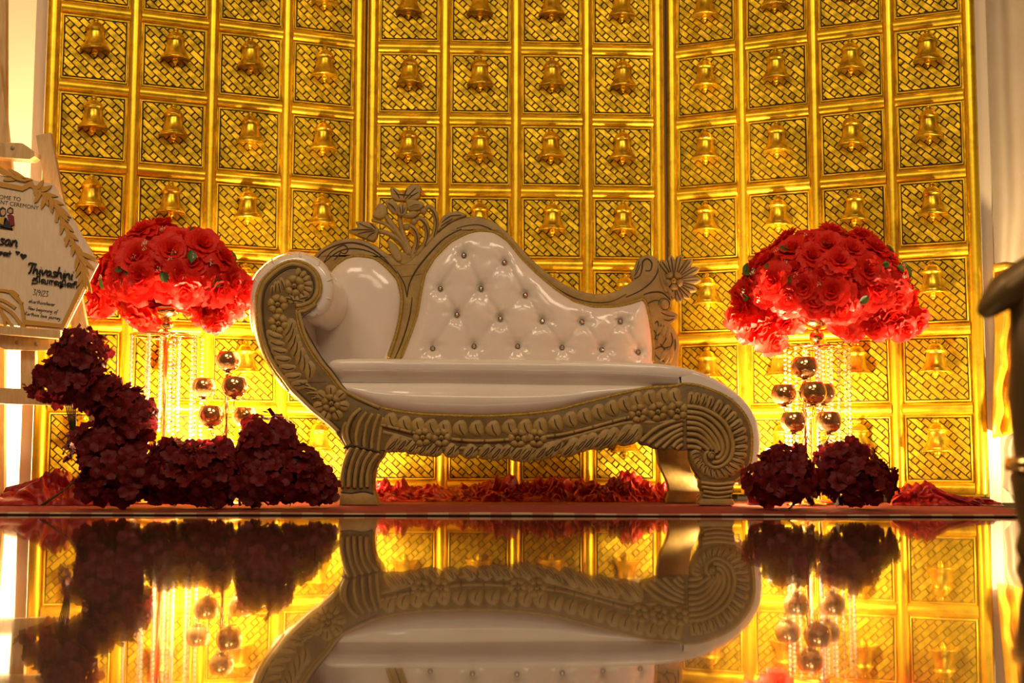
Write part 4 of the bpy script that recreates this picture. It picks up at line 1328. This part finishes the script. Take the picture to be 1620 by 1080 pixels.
# ------------------------------------------------------------------ candle holders with amber cups
def candelabrum(px, y_top, Y, cups, label, base_y=None):
    x = W(px, 700, Y).x
    t = thing('candle_holder', label, 'candle holder', (x, Y, FZ), 0, 'branched candle holders')
    zt = W(px, y_top, Y).z
    mb = MB(); mb.lathe([(0.0, FZ), (0.07, FZ), (0.07, FZ + 0.006), (0.045, FZ + 0.012), (0.018, FZ + 0.03), (0.010, FZ + 0.07), (0.020, FZ + 0.095), (0.024, FZ + 0.11), (0.030, FZ + 0.125), (0.030, FZ + 0.129), (0.008, FZ + 0.131), (0.0, FZ + 0.131)], (x, Y, 0), 20); mb.build('base', M['brass'], t)
    mb = MB(); mb.tube([(x, Y, FZ + 0.12), (x, Y, zt)], 0.0065, 10); mb.build('pole', M['brass'], t)
    for i, (cx, cy, r, dy) in enumerate(cups):
        c = W(cx, cy, Y + dy)
        k = (Y + dy) / F_PX
        R = r * k * 1.1
        o = MB()
        o.lathe([(0.0, -0.80 * R), (0.30 * R, -0.80 * R), (0.62 * R, -0.66 * R), (0.88 * R, -0.38 * R), (1.0 * R, 0.0), (0.95 * R, 0.34 * R), (0.80 * R, 0.68 * R), (0.72 * R, 0.80 * R), (0.69 * R, 0.80 * R), (0.77 * R, 0.66 * R), (0.92 * R, 0.33 * R), (0.97 * R, 0.0), (0.84 * R, -0.38 * R), (0.58 * R, -0.62 * R), (0.0, -0.74 * R)], c, 26)
        cup = o.build('cup', M['amber'], t)
        mb = MB(); mb.lathe([(0.0, -0.98 * R), (0.58 * R, -0.98 * R), (0.60 * R, -0.93 * R), (0.2 * R, -0.88 * R), (0.22 * R, -0.79 * R), (0.0, -0.79 * R)], c, 16); mb.build('saucer', M['brass'], cup)
        b = c + Vector((0, 0, -0.97 * R))
        if abs(c.x - x) < 0.012 and i == 0: continue
        sg = 1 if c.x > x else -1
        D = math.hypot(c.x - x, dy)
        ux, uy = (c.x - x) / D, dy / D
        def q(s, z): return (x + ux * s * D, Y + uy * s * D, b.z + z)
        path = catmull([q(0.0, 0.012), q(0.12, -0.010), q(0.32, -0.034), q(0.58, -0.040), q(0.85, -0.026), q(1.0, -0.006), q(1.0, 0.002)], 5)
        mb = MB(); mb.tube(path, 0.0019, 6)
        cur = [q(0.85 + 0.32 * math.cos(a) * (1 - a / 9), -0.030 + 0.018 * math.sin(a) * (1 - a / 9)) for a in [k2 * 0.5 for k2 in range(14)]]
        mb.tube(cur, 0.0016, 5)
        cur = [q(0.12 + 0.22 * math.cos(a + 2) * (1 - a / 9), 0.008 + 0.016 * math.sin(a + 2) * (1 - a / 9)) for a in [k2 * 0.5 for k2 in range(12)]]
        mb.tube(cur, 0.0016, 5)
        mb.build('scroll_arm', M['darkbronze'], t)
    return t


candelabrum(357, 590, 4.74, [(361, 572, 18, 0.0), (323, 614, 18, 0.04), (371, 612.5, 19, -0.07), (334, 658.5, 19, -0.05), (387, 660, 18, 0.03)], 'brass candle holder with five amber cups behind the left garland')
candelabrum(1274, 600, 4.76, [(1273, 581.7, 19, 0.0), (1240, 624.7, 18.5, 0.0), (1286, 622, 20, -0.07), (1302, 623, 18, 0.07), (1255, 668, 18.5, -0.05), (1310.6, 668, 19, -0.02)], 'brass candle holder with six amber cups beside the curled sofa end')


# ------------------------------------------------------------------ crumpled red satin on the floor
def heap(outline, Y0, Y1, label, seed, nx=150, ny=34, fx=8.0, fy=15.0):
    xa, xb = outline[0][0], outline[-1][0]
    a = W(xa, 790, (Y0 + Y1) / 2)
    t_loc = ((W(xa, 790, Y0).x + W(xb, 790, Y0).x) / 2, (Y0 + Y1) / 2, FZ)
    Ym = (Y0 + Y1) / 2
    rows = []
    for i in range(nx + 1):
        px = xa + (xb - xa) * i / nx
        top = max(W(px, interp(outline, px), Ym).z - FZ, 0.004)
        row = []
        for j in range(ny + 1):
            v = j / ny
            y = Y0 + (Y1 - Y0) * v
            x = W(px, 790, Ym).x
            env = math.sin(math.pi * min(1, v * 1.02)) ** 0.55 * (0.55 + 0.45 * math.sin(math.pi * v))
            q = Vector((x * 5.0, y * 7.0, seed))
            w = Vector((noise.noise(q), noise.noise(q + Vector((7, 3, 1))), 0)) * 1.0
            q2 = Vector((x * fx + w.x * 2.2, y * fy + w.y * 3.0 + x * fx * 0.5, seed * 1.7))
            bil = abs(noise.noise(q2 * 0.55)) * 1.5
            bil2 = abs(noise.noise(q2 * 1.9 + Vector((3, 1, 5)))) * 1.5
            bil3 = abs(noise.noise(q2 * 4.0 + Vector((1, 6, 2)))) * 1.5
            z = top * env * (0.38 + 0.44 * min(bil, 1) + 0.40 * min(bil2, 1) + 0.16 * bil3)
            y -= (0.05 * bil + 0.035 * bil2 - 0.03) * math.sin(math.pi * min(1, v * 1.6 + 0.1)) * (1 - v)
            if i in (0, nx) or j in (0, ny): z = 0.0
            row.append((x + w.x * 0.02, y + w.y * 0.015, FZ + 0.0015 + max(z, 0)))
        rows.append(row)
    for _ in range(1):
        zz = [[p[2] for p in rw] for rw in rows]
        for i in range(1, nx):
            for j in range(1, ny):
                p = rows[i][j]
                rows[i][j] = (p[0], p[1], 0.4 * zz[i][j] + 0.15 * (zz[i - 1][j] + zz[i + 1][j] + zz[i][j - 1] + zz[i][j + 1]))
    mb = MB(); mb.grid(rows)
    o = mb.build('red_satin_cloth', M['cloth'], org=t_loc)
    return tag(o, label, 'cloth', 'crumpled red satin cloths')


heap([(-30, 790), (-5, 782), (7, 776), (11, 762), (22, 756), (36, 753), (56, 744), (76, 736), (93, 741), (124, 747), (150, 750), (175, 770), (200, 792)], 4.58, 4.86, 'heap of red satin cloth at the foot of the easel', 1.3, 170, 64, 6.5, 16.0)
heap([(575, 790), (590, 765), (605, 757), (625, 753), (640, 758), (655, 770), (680, 768), (700, 765), (720, 768), (740, 762), (765, 763), (785, 752), (810, 750), (835, 757), (860, 752), (880, 748), (905, 752), (925, 757), (960, 755), (985, 749), (1005, 752), (1030, 762), (1045, 757), (1062, 755), (1080, 770), (1100, 790)], 5.18, 5.42, 'long crumpled red satin cloth on the floor under the sofa', 4.7, 340, 64, 22.0, 34.0)
heap([(1405, 790), (1422, 772), (1450, 768), (1472, 767), (1488, 776), (1510, 781), (1535, 782), (1560, 787), (1578, 792)], 4.80, 4.98, 'small crumpled red satin cloth beside the curtain foot', 9.1, 150, 50, 16.0, 30.0)

# ------------------------------------------------------------------ cream curtain at the right
cur = thing('cream_curtain', 'cream floor-length curtain hanging beside the right gold panel', 'curtain', (1.95, 5.3, FZ))
rows = []
NXc, NZc = 110, 60
for i in range(NXc + 1):
    u = i / NXc
    row = []
    for j in range(NZc + 1):
        v = j / NZc
        z = FZ + 0.004 + 3.1 * v ** 1.5
        # gathered near the floor
        g = interp([(0, 0.30), (0.06, 0.20), (0.25, 0.16), (0.6, 0.45), (1.2, 0.85), (3.2, 1.0)], z)
        left = interp([(0, 1.868), (0.07, 1.842), (0.16, 1.862), (0.5, 1.890), (0.62, 1.868), (0.72, 1.860), (1.0, 1.858), (1.8, 1.852), (3.2, 1.85)], z)
        width = 1.1 * g + 0.05
        x = left + width * u
        y = 5.26 + 0.10 * g * 0 + 0.030 * math.sin(u * 46 + 1.2 * noise.noise((u * 3, z * 0.5, 1))) * (0.4 + 0.6 * min(1, z / 0.8)) + 0.020 * math.sin(u * 19 + 1) + 0.25 * u
        row.append((x, y, z))
    rows.append(row)
mb = MB(); mb.grid(rows)
mb.build('curtain_cloth', M['curtain'], cur)
mb = MB(); mb.tube([(1.75, 5.28, 3.14), (3.1, 5.55, 3.14)], 0.012, 10); mb.build('curtain_rod', M['brass'], cur)
pud = []
for i in range(25):
    u = i / 24
    pud.append([(1.852 + 0.09 * u + 0.02 * math.sin(9 * v + u * 3), 5.17 + 0.16 * v, FZ + 0.002 + 0.085 * math.sin(math.pi * v) ** 0.6 * math.sin(math.pi * min(.98, u + .02)) ** 0.6 * (0.8 + 0.2 * math.sin(u * 12 + v * 5))) for v in [k / 12 for k in range(13)]])
mb = MB(); mb.grid(pud); mb.build('curtain_hem', M['curtain'], cur)

# ------------------------------------------------------------------ easel and welcome sign
YE = 4.72
es = thing('wooden_easel', 'pale pine easel holding the welcome sign at the left edge', 'easel', (W(20, 790, YE).x, YE, FZ))


def plank(name, a, b, w, th, y0, y1=None, parent=es, m='pine'):
    """flat board from pixel a to pixel b, w pixels wide"""
    y1 = y1 or y0
    p, q = W(a[0], a[1], y0), W(b[0], b[1], y1)
    d = (q - p).normalized()
    side = d.cross(Vector((0, 1, 0))).normalized() * (w * y0 / F_PX / 2)
    n = Vector((0, th, 0))
    mb = MB()
    vs = [p - side, p + side, q + side, q - side, p - side + n, p + side + n, q + side + n, q - side + n]
    mb.add(vs, [(0, 1, 2, 3), (7, 6, 5, 4), (0, 4, 5, 1), (1, 5, 6, 2), (2, 6, 7, 3), (3, 7, 4, 0)])
    return mb.build(name, M[m], parent, False)


plank('side_leg', (68, 212), (178, 797), 24, 0.025, YE + 0.03, YE + 0.0)
plank('side_leg', (-12, 100), (10, 300), 24, 0.025, YE + 0.03, YE + 0.03)
plank('side_leg', (-95, 212), (-190, 797), 24, 0.025, YE + 0.03, YE + 0.0)
plank('mast', (-2, -60), (-2, 520), 22, 0.03, YE + 0.06)
plank('rear_leg', (-4, 40), (-4, 792), 22, 0.025, YE + 0.08, YE + 0.42)
plank('front_post', (44, 545), (44, 625), 23, 0.025, YE + 0.015)
mb = MB(); mb.plate([(-60, 222), (35, 226), (55, 240), (55, 247), (47, 252), (-60, 244)], YE - 0.03, YE + 0.03, 0.002); cb = mb.build('top_clamp', M['pine'], es, False)
mb = MB(); mb.plate([(-140, 607), (118, 618), (118, 642), (-140, 634)], YE + 0.005, YE + 0.03, 0.002); mb.build('cross_bar', M['pine'], es, False)
mb = MB(); mb.plate([(-120, 505), (96, 522), (96, 536), (-120, 519)], YE - 0.06, YE + 0.02, 0.003); lg = mb.build('ledge', M['pine'], es, False)
mb = MB(); mb.plate([(-118, 519), (88, 536), (84, 554), (8, 553), (-8, 546), (-118, 540)], YE - 0.02, YE + 0.012, 0.002); lb = mb.build('ledge_board', M['pine'], es, False)
for (x, y, par, yy) in ((26.5, 541.5, lb, YE - 0.021), (57, 543.5, lb, YE - 0.021), (20, 234, cb, YE - 0.031)):
    mb = MB(); mb.lathe([(0, 0), (0.0075, 0), (0.0068, 0.003), (0.002, 0.004), (0, 0.002)], W(x, y, yy), 12, Matrix.Rotation(math.pi / 2, 3, 'X')); mb.build('screw', M['screw'], par)

YS = 4.69
sg = thing('welcome_sign', 'hexagonal plywood welcome sign with fretwork leaves and black lettering', 'sign', (W(25, 520, YS).x, YS, W(25, 520, YS).z))
mb = MB(); mb.plate([(156, 417), (103, 523), (-50, 507), (-105, 383), (-45, 270), (84, 290)], YS, YS + 0.006, 0.0008, 1); mb.build('board', M['ply'], sg, False)
YM = YS - 0.005
FRET = 0


def fret(poly, name='fretwork_leaf', k=3, burn=True, closed_smooth=True):
    q = catmull(poly, k, True) if closed_smooth else poly
    global FRET
    FRET += 1
    mb = MB(); mb.plate(q, YM - 0.00012 * (FRET % 40), YS + 0.0002, 0); o = mb.build(name, M['mdf'], sg, False)
    cx = sum(p[0] for p in q) / len(q); cy = sum(p[1] for p in q) / len(q)
    mb = MB()
    pts = [W(a + 0.5, b + 0.6, YM + 0.0014) for a, b in q]
    mb.tube(pts, 0.0007, 4, closed=True); mb.build('burnt_edge', M['black'], o, False)
    return o


def strip(path, w, name):
    up, dn = offset_path(path, w / 2), offset_path(path, -w / 2)
    return fret(up + dn[::-1], name, 1, True, False)


strip([(134, 443), (99, 515.5), (36, 509)], 8, 'frame_strip')
strip([(-40, 283), (0, 291), (35, 298), (52, 289)], 8, 'frame_strip')


def leaflet(x, y, L, w, a):
    ca, sa = math.cos(a), math.sin(a)
    w *= 1.35
    P = [(0, -w * .25), (L * .45, -w * .5), (L, 0), (L * .5, w * .5), (0, w * .25)]
    fret([(x + p * ca - r * sa, y + p * sa + r * ca) for p, r in P], 'fretwork_leaf', 2)


random.seed(14)
stalk = catmull([(48, 292), (68, 306), (86, 322), (100, 350), (112, 376), (124, 402), (131, 424), (134, 445)], 3)
strip(stalk, 6, 'fretwork_stalk')
for i in range(1, len(stalk) - 1, 2):
    (x, y), (x2, y2) = stalk[i], stalk[i + 1]
    a = math.atan2(y2 - y, x2 - x)
    leaflet(x, y, random.uniform(20, 27), 5.0, a + random.uniform(.45, .7))
    leaflet(x, y, random.uniform(19, 26), 4.5, a - random.uniform(.30, .55))
for (x, y, L, a) in ((86, 322, 34, 40), (88, 326, 32, 52), (60, 298, 16, -60), (66, 302, 18, -30), (80, 312, 20, 80), (72, 310, 22, 110), (64, 304, 20, 120), (122, 398, 38, 22), (124, 404, 34, 42), (128, 416, 46, 78), (120, 392, 34, 62), (131, 426, 40, 70)):
    leaflet(x, y, L, 5.0, math.radians(a))
for (x, y) in ((90, 349), (97, 353), (104, 378), (112, 386), (59, 317), (68, 322)):
    mb = MB(); mb.lathe([(0, 0), (0.006, 0), (0.006, 0.004), (0, 0.004)], W(x, y, YM + 0.003), 10, Matrix.Rotation(math.pi / 2, 3, 'X')); mb.build('fretwork_berry', M['mdf'], sg, False)
for (x, y, L, a) in ((0, 272, 26, 14), (18, 278, 26, 20), (-10, 262, 30, 25), (14, 268, 30, 28), (30, 282, 22, 5), (6, 284, 26, -4)):
    leaflet(x, y, L, 4.5, math.radians(a))
for path in ([(-14, 460), (4, 459), (18, 463), (30, 475), (36, 494), (38, 519)], [(-14, 474), (2, 474), (14, 480), (24, 487)], [(-10, 478), (6, 486), (20, 496), (32, 512), (35, 519)], [(-8, 484), (4, 496), (14, 510), (22, 519)], [(0, 488), (6, 504), (8, 517)], [(10, 461), (20, 461), (28, 468)], [(18, 464), (28, 474), (35, 480)]):
    strip(catmull(path, 3), 4.6, 'fretwork_leaf')

# lettering
STROKES = {
    'a': (1.15, [[(.85, .8), (.5, 1), (.1, .6), (.2, .1), (.55, .1), (.85, .8), (.85, .2), (1.1, 0)]]), 'b': (1.1, [[(.1, 2), (.1, 0), (.6, 0), (.9, .5), (.5, .9), (.1, .6)]]),
    'e': (1.0, [[(.1, .5), (.8, .6), (.6, 1), (.2, .8), (.1, .3), (.5, 0), (1, .2)]]), 'f': (.8, [[(.9, 1.8), (.6, 2), (.4, 1.6), (.35, -.7)], [(.05, .9), (.75, .9)]]),
    'g': (1.1, [[(.8, .9), (.3, 1), (.1, .5), (.4, .1), (.8, .8), (.8, -.6), (.4, -1), (.1, -.7)]]), 'h': (1.1, [[(.15, 2), (.1, 0)], [(.1, .55), (.5, 1), (.8, .7), (.8, .15), (1.05, 0)]]),
    'i': (.5, [[(.2, 1), (.2, .1), (.45, 0)], [(.25, 1.45), (.27, 1.5)]]), 'j': (.6, [[(.35, 1), (.35, -.7), (0, -.9)], [(.38, 1.45), (.4, 1.5)]]),
    'k': (1.0, [[(.1, 2), (.1, 0)], [(.7, 1), (.15, .5), (.85, 0)]]), 'K': (1.3, [[(.25, 2), (.1, 0)], [(1.1, 2), (.2, 1), (.7, .5), (1.25, 0)]]),
    'l': (.5, [[(.2, 2), (.15, .2), (.4, 0)]]), 'n': (1.1, [[(.1, 1), (.1, 0)], [(.1, .55), (.5, 1), (.8, .7), (.8, .15), (1.05, 0)]]),
    'N': (1.3, [[(.1, 0), (.2, 2), (.95, 0), (1.1, 2)]]), 'o': (1.0, [[(.5, 1), (.1, .6), (.2, .1), (.6, .05), (.85, .5), (.5, 1), (.95, .9)]]),
    'r': (.8, [[(.1, 1), (.1, 0)], [(.1, .55), (.35, 1), (.7, .9)]]), 's': (.9, [[(.8, .9), (.4, 1), (.2, .75), (.65, .4), (.6, .05), (.1, 0)]]),
    't': (.85, [[(.4, 1.8), (.4, .1), (.7, 0)], [(0, 1.15), (.8, 1.15)]]), 'T': (1.15, [[(0, 1.55), (.25, 2), (1.5, 1.9)], [(.75, 1.95), (.65, .3), (.35, 0)]]),
    'u': (1.1, [[(.1, 1), (.1, .2), (.5, 0), (.8, .4), (.8, 1)], [(.8, .4), (.85, .1), (1.1, 0)]]), 'v': (1.0, [[(.05, 1), (.35, 0), (.8, 1), (1.0, .9)]]),
    'w': (1.3, [[(.05, 1), (.3, 0), (.6, .8), (.85, 0), (1.2, 1)]]), 'y': (1.1, [[(.1, 1), (.15, .4), (.5, .1), (.8, .5)], [(.8, 1), (.8, -.6), (.4, -1), (.1, -.7)]]),
    '#': (1.2, [[(.35, 1.2), (.2, 0)], [(.8, 1.2), (.65, 0)], [(.05, .8), (1, .8)], [(.0, .4), (.95, .4)]]), '4': (1.0, [[(.5, 1.8), (.05, .6), (.95, .65)], [(.7, 1.4), (.65, -.1)]]),
    '3': (1.0, [[(.1, 1.8), (.8, 1.85), (.4, 1.1), (.85, .7), (.7, .1), (.1, .1)]]), '9': (1.0, [[(.8, 1.4), (.4, 1.9), (.1, 1.4), (.4, .95), (.8, 1.4), (.8, .8), (.55, 0)]]),
    '2': (1.0, [[(.1, 1.5), (.45, 1.9), (.8, 1.5), (.1, .05), (.9, .05)]]), '/': (.6, [[(.25, -.2), (.4, 2)]]), ' ': (.8, [])}


def write(txt, x, y, size, r, slope, m, name, proud=0.003, slant=0.18, yoff=0.0):
    ca, sa = math.cos(slope), math.sin(slope)
    cx = 0.0
    for ch in txt:
        adv, sts = STROKES[ch]
        if sts:
            mb = MB()
            for s in sts:
                q = catmull(s, 3) if len(s) > 2 else s
                pts = []
                for a, b in q:
                    u, v = (cx + a + slant * b) * size, -b * size
                    pts.append(W(x + u * ca - v * sa, y + u * sa + v * ca, YS - proud))
                mb.tube(pts, r, 5, True, proud / r if proud / r < 1.5 else 1.2)
            mb.build(name, M[m], sg)
        cx += adv


SL = math.radians(8)
write('Thivashini', 42, 431.5, 8.2, 0.0031, SL, 'black', 'letter', 0.005, 0.10)
write('san', -2, 386, 9.5, 0.0033, SL, 'black', 'letter', 0.005, 0.10)
write('3/9/23', 51.5, 466, 4.7, 0.0011, SL, 'ink', 'letter', 0.0008, 0.05)
write('#karthiva4ever', 45, 478.5, 3.1, 0.0009, SL, 'ink', 'letter', 0.0008)
write('New beginning of', 44, 489.5, 3.0, 0.0009, SL, 'ink', 'letter', 0.0008)
write('Karthiva love journey', 39, 498, 2.9, 0.0009, SL, 'ink', 'letter', 0.0008)


def typed(txt, x, y, size, slope, m, name, proud, bold=0.0):
    cu = bpy.data.curves.new('lettering', 'FONT')
    cu.body = txt
    cu.size = 1.0
    cu.offset = bold
    cu.resolution_u = 3
    tmp = bpy.data.objects.new('lettering', cu)
    COL.objects.link(tmp)
    me = bpy.data.meshes.new_from_object(tmp.evaluated_get(bpy.context.evaluated_depsgraph_get()))
    bpy.data.objects.remove(tmp)
    ca, sa = math.cos(slope), math.sin(slope)
    L = sg.location
    mb = MB()
    front = [W(x + (v.co.x * ca + v.co.y * sa) * size, y + (v.co.x * sa - v.co.y * ca) * size, YS - proud) for v in me.vertices]
    mb.add(front, [tuple(p.vertices) for p in me.polygons])
    bpy.data.meshes.remove(me)
    if not mb.f: return None
    o = mb.build(name, M[m], sg, False)
    so = o.modifiers.new('thickness', 'SOLIDIFY'); so.thickness = proud; so.offset = 0
    return o


typed('WELCOME TO', -27, 311.2, 9.2, math.radians(7), 'ink', 'lettering', 0.0008)
typed('ENGAGEMENT CEREMONY', -45, 315.2, 8.8, math.radians(9), 'ink', 'lettering', 0.0008)
typed('திவாஷினி', 50, 445.5, 12.5, SL, 'black', 'lettering', 0.004, 0.02)
typed('சன்', -4, 403, 11, SL, 'black', 'lettering', 0.004, 0.02)
for (x, y, s) in ((27.5, 399.5, 3.6), (36.5, 405, 5.2)):
    h = []
    for k in range(24):
        a = 2 * math.pi * k / 24
        u, v = 16 * math.sin(a) ** 3, -(13 * math.cos(a) - 5 * math.cos(2 * a) - 2 * math.cos(3 * a) - math.cos(4 * a))
        h.append((x + (u * math.cos(.2) - v * math.sin(.2)) * s / 16, y + (u * math.sin(.2) + v * math.cos(.2)) * s / 16))
    mb = MB(); mb.plate(h, YS - 0.005, YS, 0); mb.build('heart', M['black'], sg, False)
skin = mat('printed_skin', (0.62, 0.36, 0.20), 0.6); mred = mat('printed_maroon', (0.22, 0.02, 0.035), 0.6); dgold = mat('printed_gold', (0.55, 0.36, 0.05), 0.6); dblk = mat('printed_black', (0.03, 0.03, 0.03), 0.6)
for name, m, polys in (('printed_hair', dblk, [[(-1, 330), (4, 327), (9, 330), (10, 338), (7, 343), (0, 343), (-2, 336)], [(11, 331), (16, 327), (21, 330), (21, 338), (17, 338.5), (11, 336)]]),
                       ('printed_face', skin, [[(1, 333), (5, 330.5), (8.5, 333), (8, 338.5), (4.5, 341), (1.5, 338.5)], [(13, 331.5), (16.5, 330), (19.5, 332), (19, 336), (16, 337), (13, 335.5)]]),
                       ('printed_blouse', dgold, [[(1, 343), (8, 342), (10, 347), (5, 357), (0, 354)], [(0, 357), (18, 362), (18, 363.5), (0, 359)]]),
                       ('printed_skirt', dblk, [[(7, 345), (10, 344), (20, 362), (20, 365), (0, 362), (0, 353), (5, 356)]]),
                       ('printed_coat', mred, [[(11, 340), (16, 338), (22, 342), (23.5, 357), (18, 359), (14, 352)]]),
                       ('printed_trouser', dgold, [[(17, 357), (23, 356), (22, 364), (18, 364)]])):
    mb = MB()
    for i, p in enumerate(polys): mb.plate(p, YS - 0.0012 - (0.0003 if 'face' in name else 0), YS, 0)
    mb.build(name, m, sg, False)

# ------------------------------------------------------------------ foreground chair at the right edge
YC = 2.3
ch = thing('carved_chair', 'dark bronze chair arm with gold satin side, out of focus at the right edge', 'chair', (W(1640, 870, YC).x, YC, 0.0))
q = catmull([(1553, 497), (1566, 484), (1590, 462), (1620, 440), (1660, 420), (1720, 405), (1800, 400)], 5)
n = len(q)
mb = MB(); mb.tube([W(a, b, YC) for a, b in q], [0.010 + 0.022 * min(1, i / 10) for i in range(n)], 12, True, 1.2); mb.build('arm', M['darkbronze'], ch)
x = W(1628, 700, YC).x
mb = MB(); mb.lathe([(0.0, 0.0), (0.022, 0.0), (0.028, 0.02), (0.020, 0.05), (0.026, 0.08), (0.030, 0.12), (0.034, 0.14), (0.024, 0.16), (0.028, 0.22), (0.033, 0.28), (0.027, 0.34), (0.024, 0.46), (0.0, 0.47)], (x, YC, 0), 18); mb.build('leg', M['darkbronze'], ch)
mb = MB(); mb.lathe([(0.030, 0.148), (0.040, 0.150), (0.042, 0.160), (0.038, 0.172), (0.030, 0.174)], (x, YC, 0), 18); mb.build('leg_band', M['brass'], ch)
seat_pts = [(x - 0.01, YC - 0.03), (x + 0.52, YC - 0.25), (x + 0.78, YC + 0.27), (x + 0.26, YC + 0.45)]
for nm, m, z0, z1 in (('seat_frame', 'darkbronze', 0.30, 0.36), ('seat', 'satin', 0.36, 0.46)):
    mb = MB(); mb.add([(a, b, z0) for a, b in seat_pts] + [(a, b, z1) for a, b in seat_pts], [(3, 2, 1, 0), (4, 5, 6, 7)] + [(i, (i + 1) % 4, 4 + (i + 1) % 4, 4 + i) for i in range(4)]); mb.build(nm, M[m], ch, False)
for px_, py_ in ((x + 0.50, YC - 0.22), (x + 0.71, YC + 0.26), (x + 0.27, YC + 0.42)):
    mb = MB(); mb.lathe([(0.0, 0.0), (0.022, 0.0), (0.028, 0.02), (0.020, 0.06), (0.028, 0.2), (0.026, 0.3), (0.0, 0.3)], (px_, py_, 0), 14); mb.build('leg', M['darkbronze'], ch)

# gold satin sash hanging in front of the curtain
ys = 5.05
sash_top = W(1592, 430, ys)
rows = []
for i in range(25):
    u = i / 24
    rows.append([tuple(W(1572 + 44 * u + 2 * math.sin(v * 5), 425 + (268 - 10 * u) * v, ys + 0.022 * math.sin(u * 11 + v * 4) + 0.008 * math.sin(v * 26 + u * 5))) for v in [k / 40 for k in range(41)]])
sash = thing('gold_satin_drape', 'shiny gold satin drape hanging in front of the cream curtain', 'cloth', (sash_top.x, ys, W(1592, 692, ys).z))
mb = MB(); mb.grid(rows); g = mb.build('drape_cloth', M['satin'], sash); so = g.modifiers.new('thickness', 'SOLIDIFY'); so.thickness = 0.003
mb = MB(); mb.tube([W(1572, 424, ys - 0.01), W(1592, 420, ys - 0.02), W(1618, 424, ys - 0.01)], 0.016, 8); mb.build('drape_knot', M['satin'], sash)

# the rest of the foreground chair: arm support, rear post and backrest
e = W(1800, 400, YC)
mb = MB(); mb.tube(catmull([(x, YC, 0.45), (x + 0.01, YC, 0.47), (x + 0.03, YC, W(1650, 425, YC).z)], 4), 0.018, 10, True, 1.0, (1, 0, 0)); mb.build('arm_support', M['darkbronze'], ch)
mb = MB(); mb.tube([(x + 0.27, YC + 0.42, 0.30), (x + 0.27, YC + 0.44, 0.6), (x + 0.29, YC + 0.52, 1.0)], 0.022, 10, True, 1.0, (1, 0, 0)); mb.build('rear_post', M['darkbronze'], ch)
mb = MB(); mb.tube([(x + 0.72, YC + 0.26, 0.30), (x + 0.73, YC + 0.28, 0.6), (x + 0.78, YC + 0.36, 1.0)], 0.022, 10, True, 1.0, (1, 0, 0)); mb.build('rear_post', M['darkbronze'], ch)
mb = MB(); mb.tube(catmull([e, (e.x + 0.02, YC + 0.15, e.z), (x + 0.28, YC + 0.44, e.z + 0.01)], 5), 0.026, 10, True, 1.0, (0, 0, 1)); mb.build('arm_return', M['darkbronze'], ch)
a, b = Vector((x + 0.29, YC + 0.47, 0.75)), Vector((x + 0.75, YC + 0.31, 0.75))
d = (b - a).normalized(); n_ = Vector((-d.y, d.x, 0))
mb = MB(); mb.box((a + b) / 2, ((b - a).length, 0.05, 0.46), Matrix((d, n_, Vector((0, 0, 1)))).transposed()); mb.build('backrest', M['satin'], ch, False)
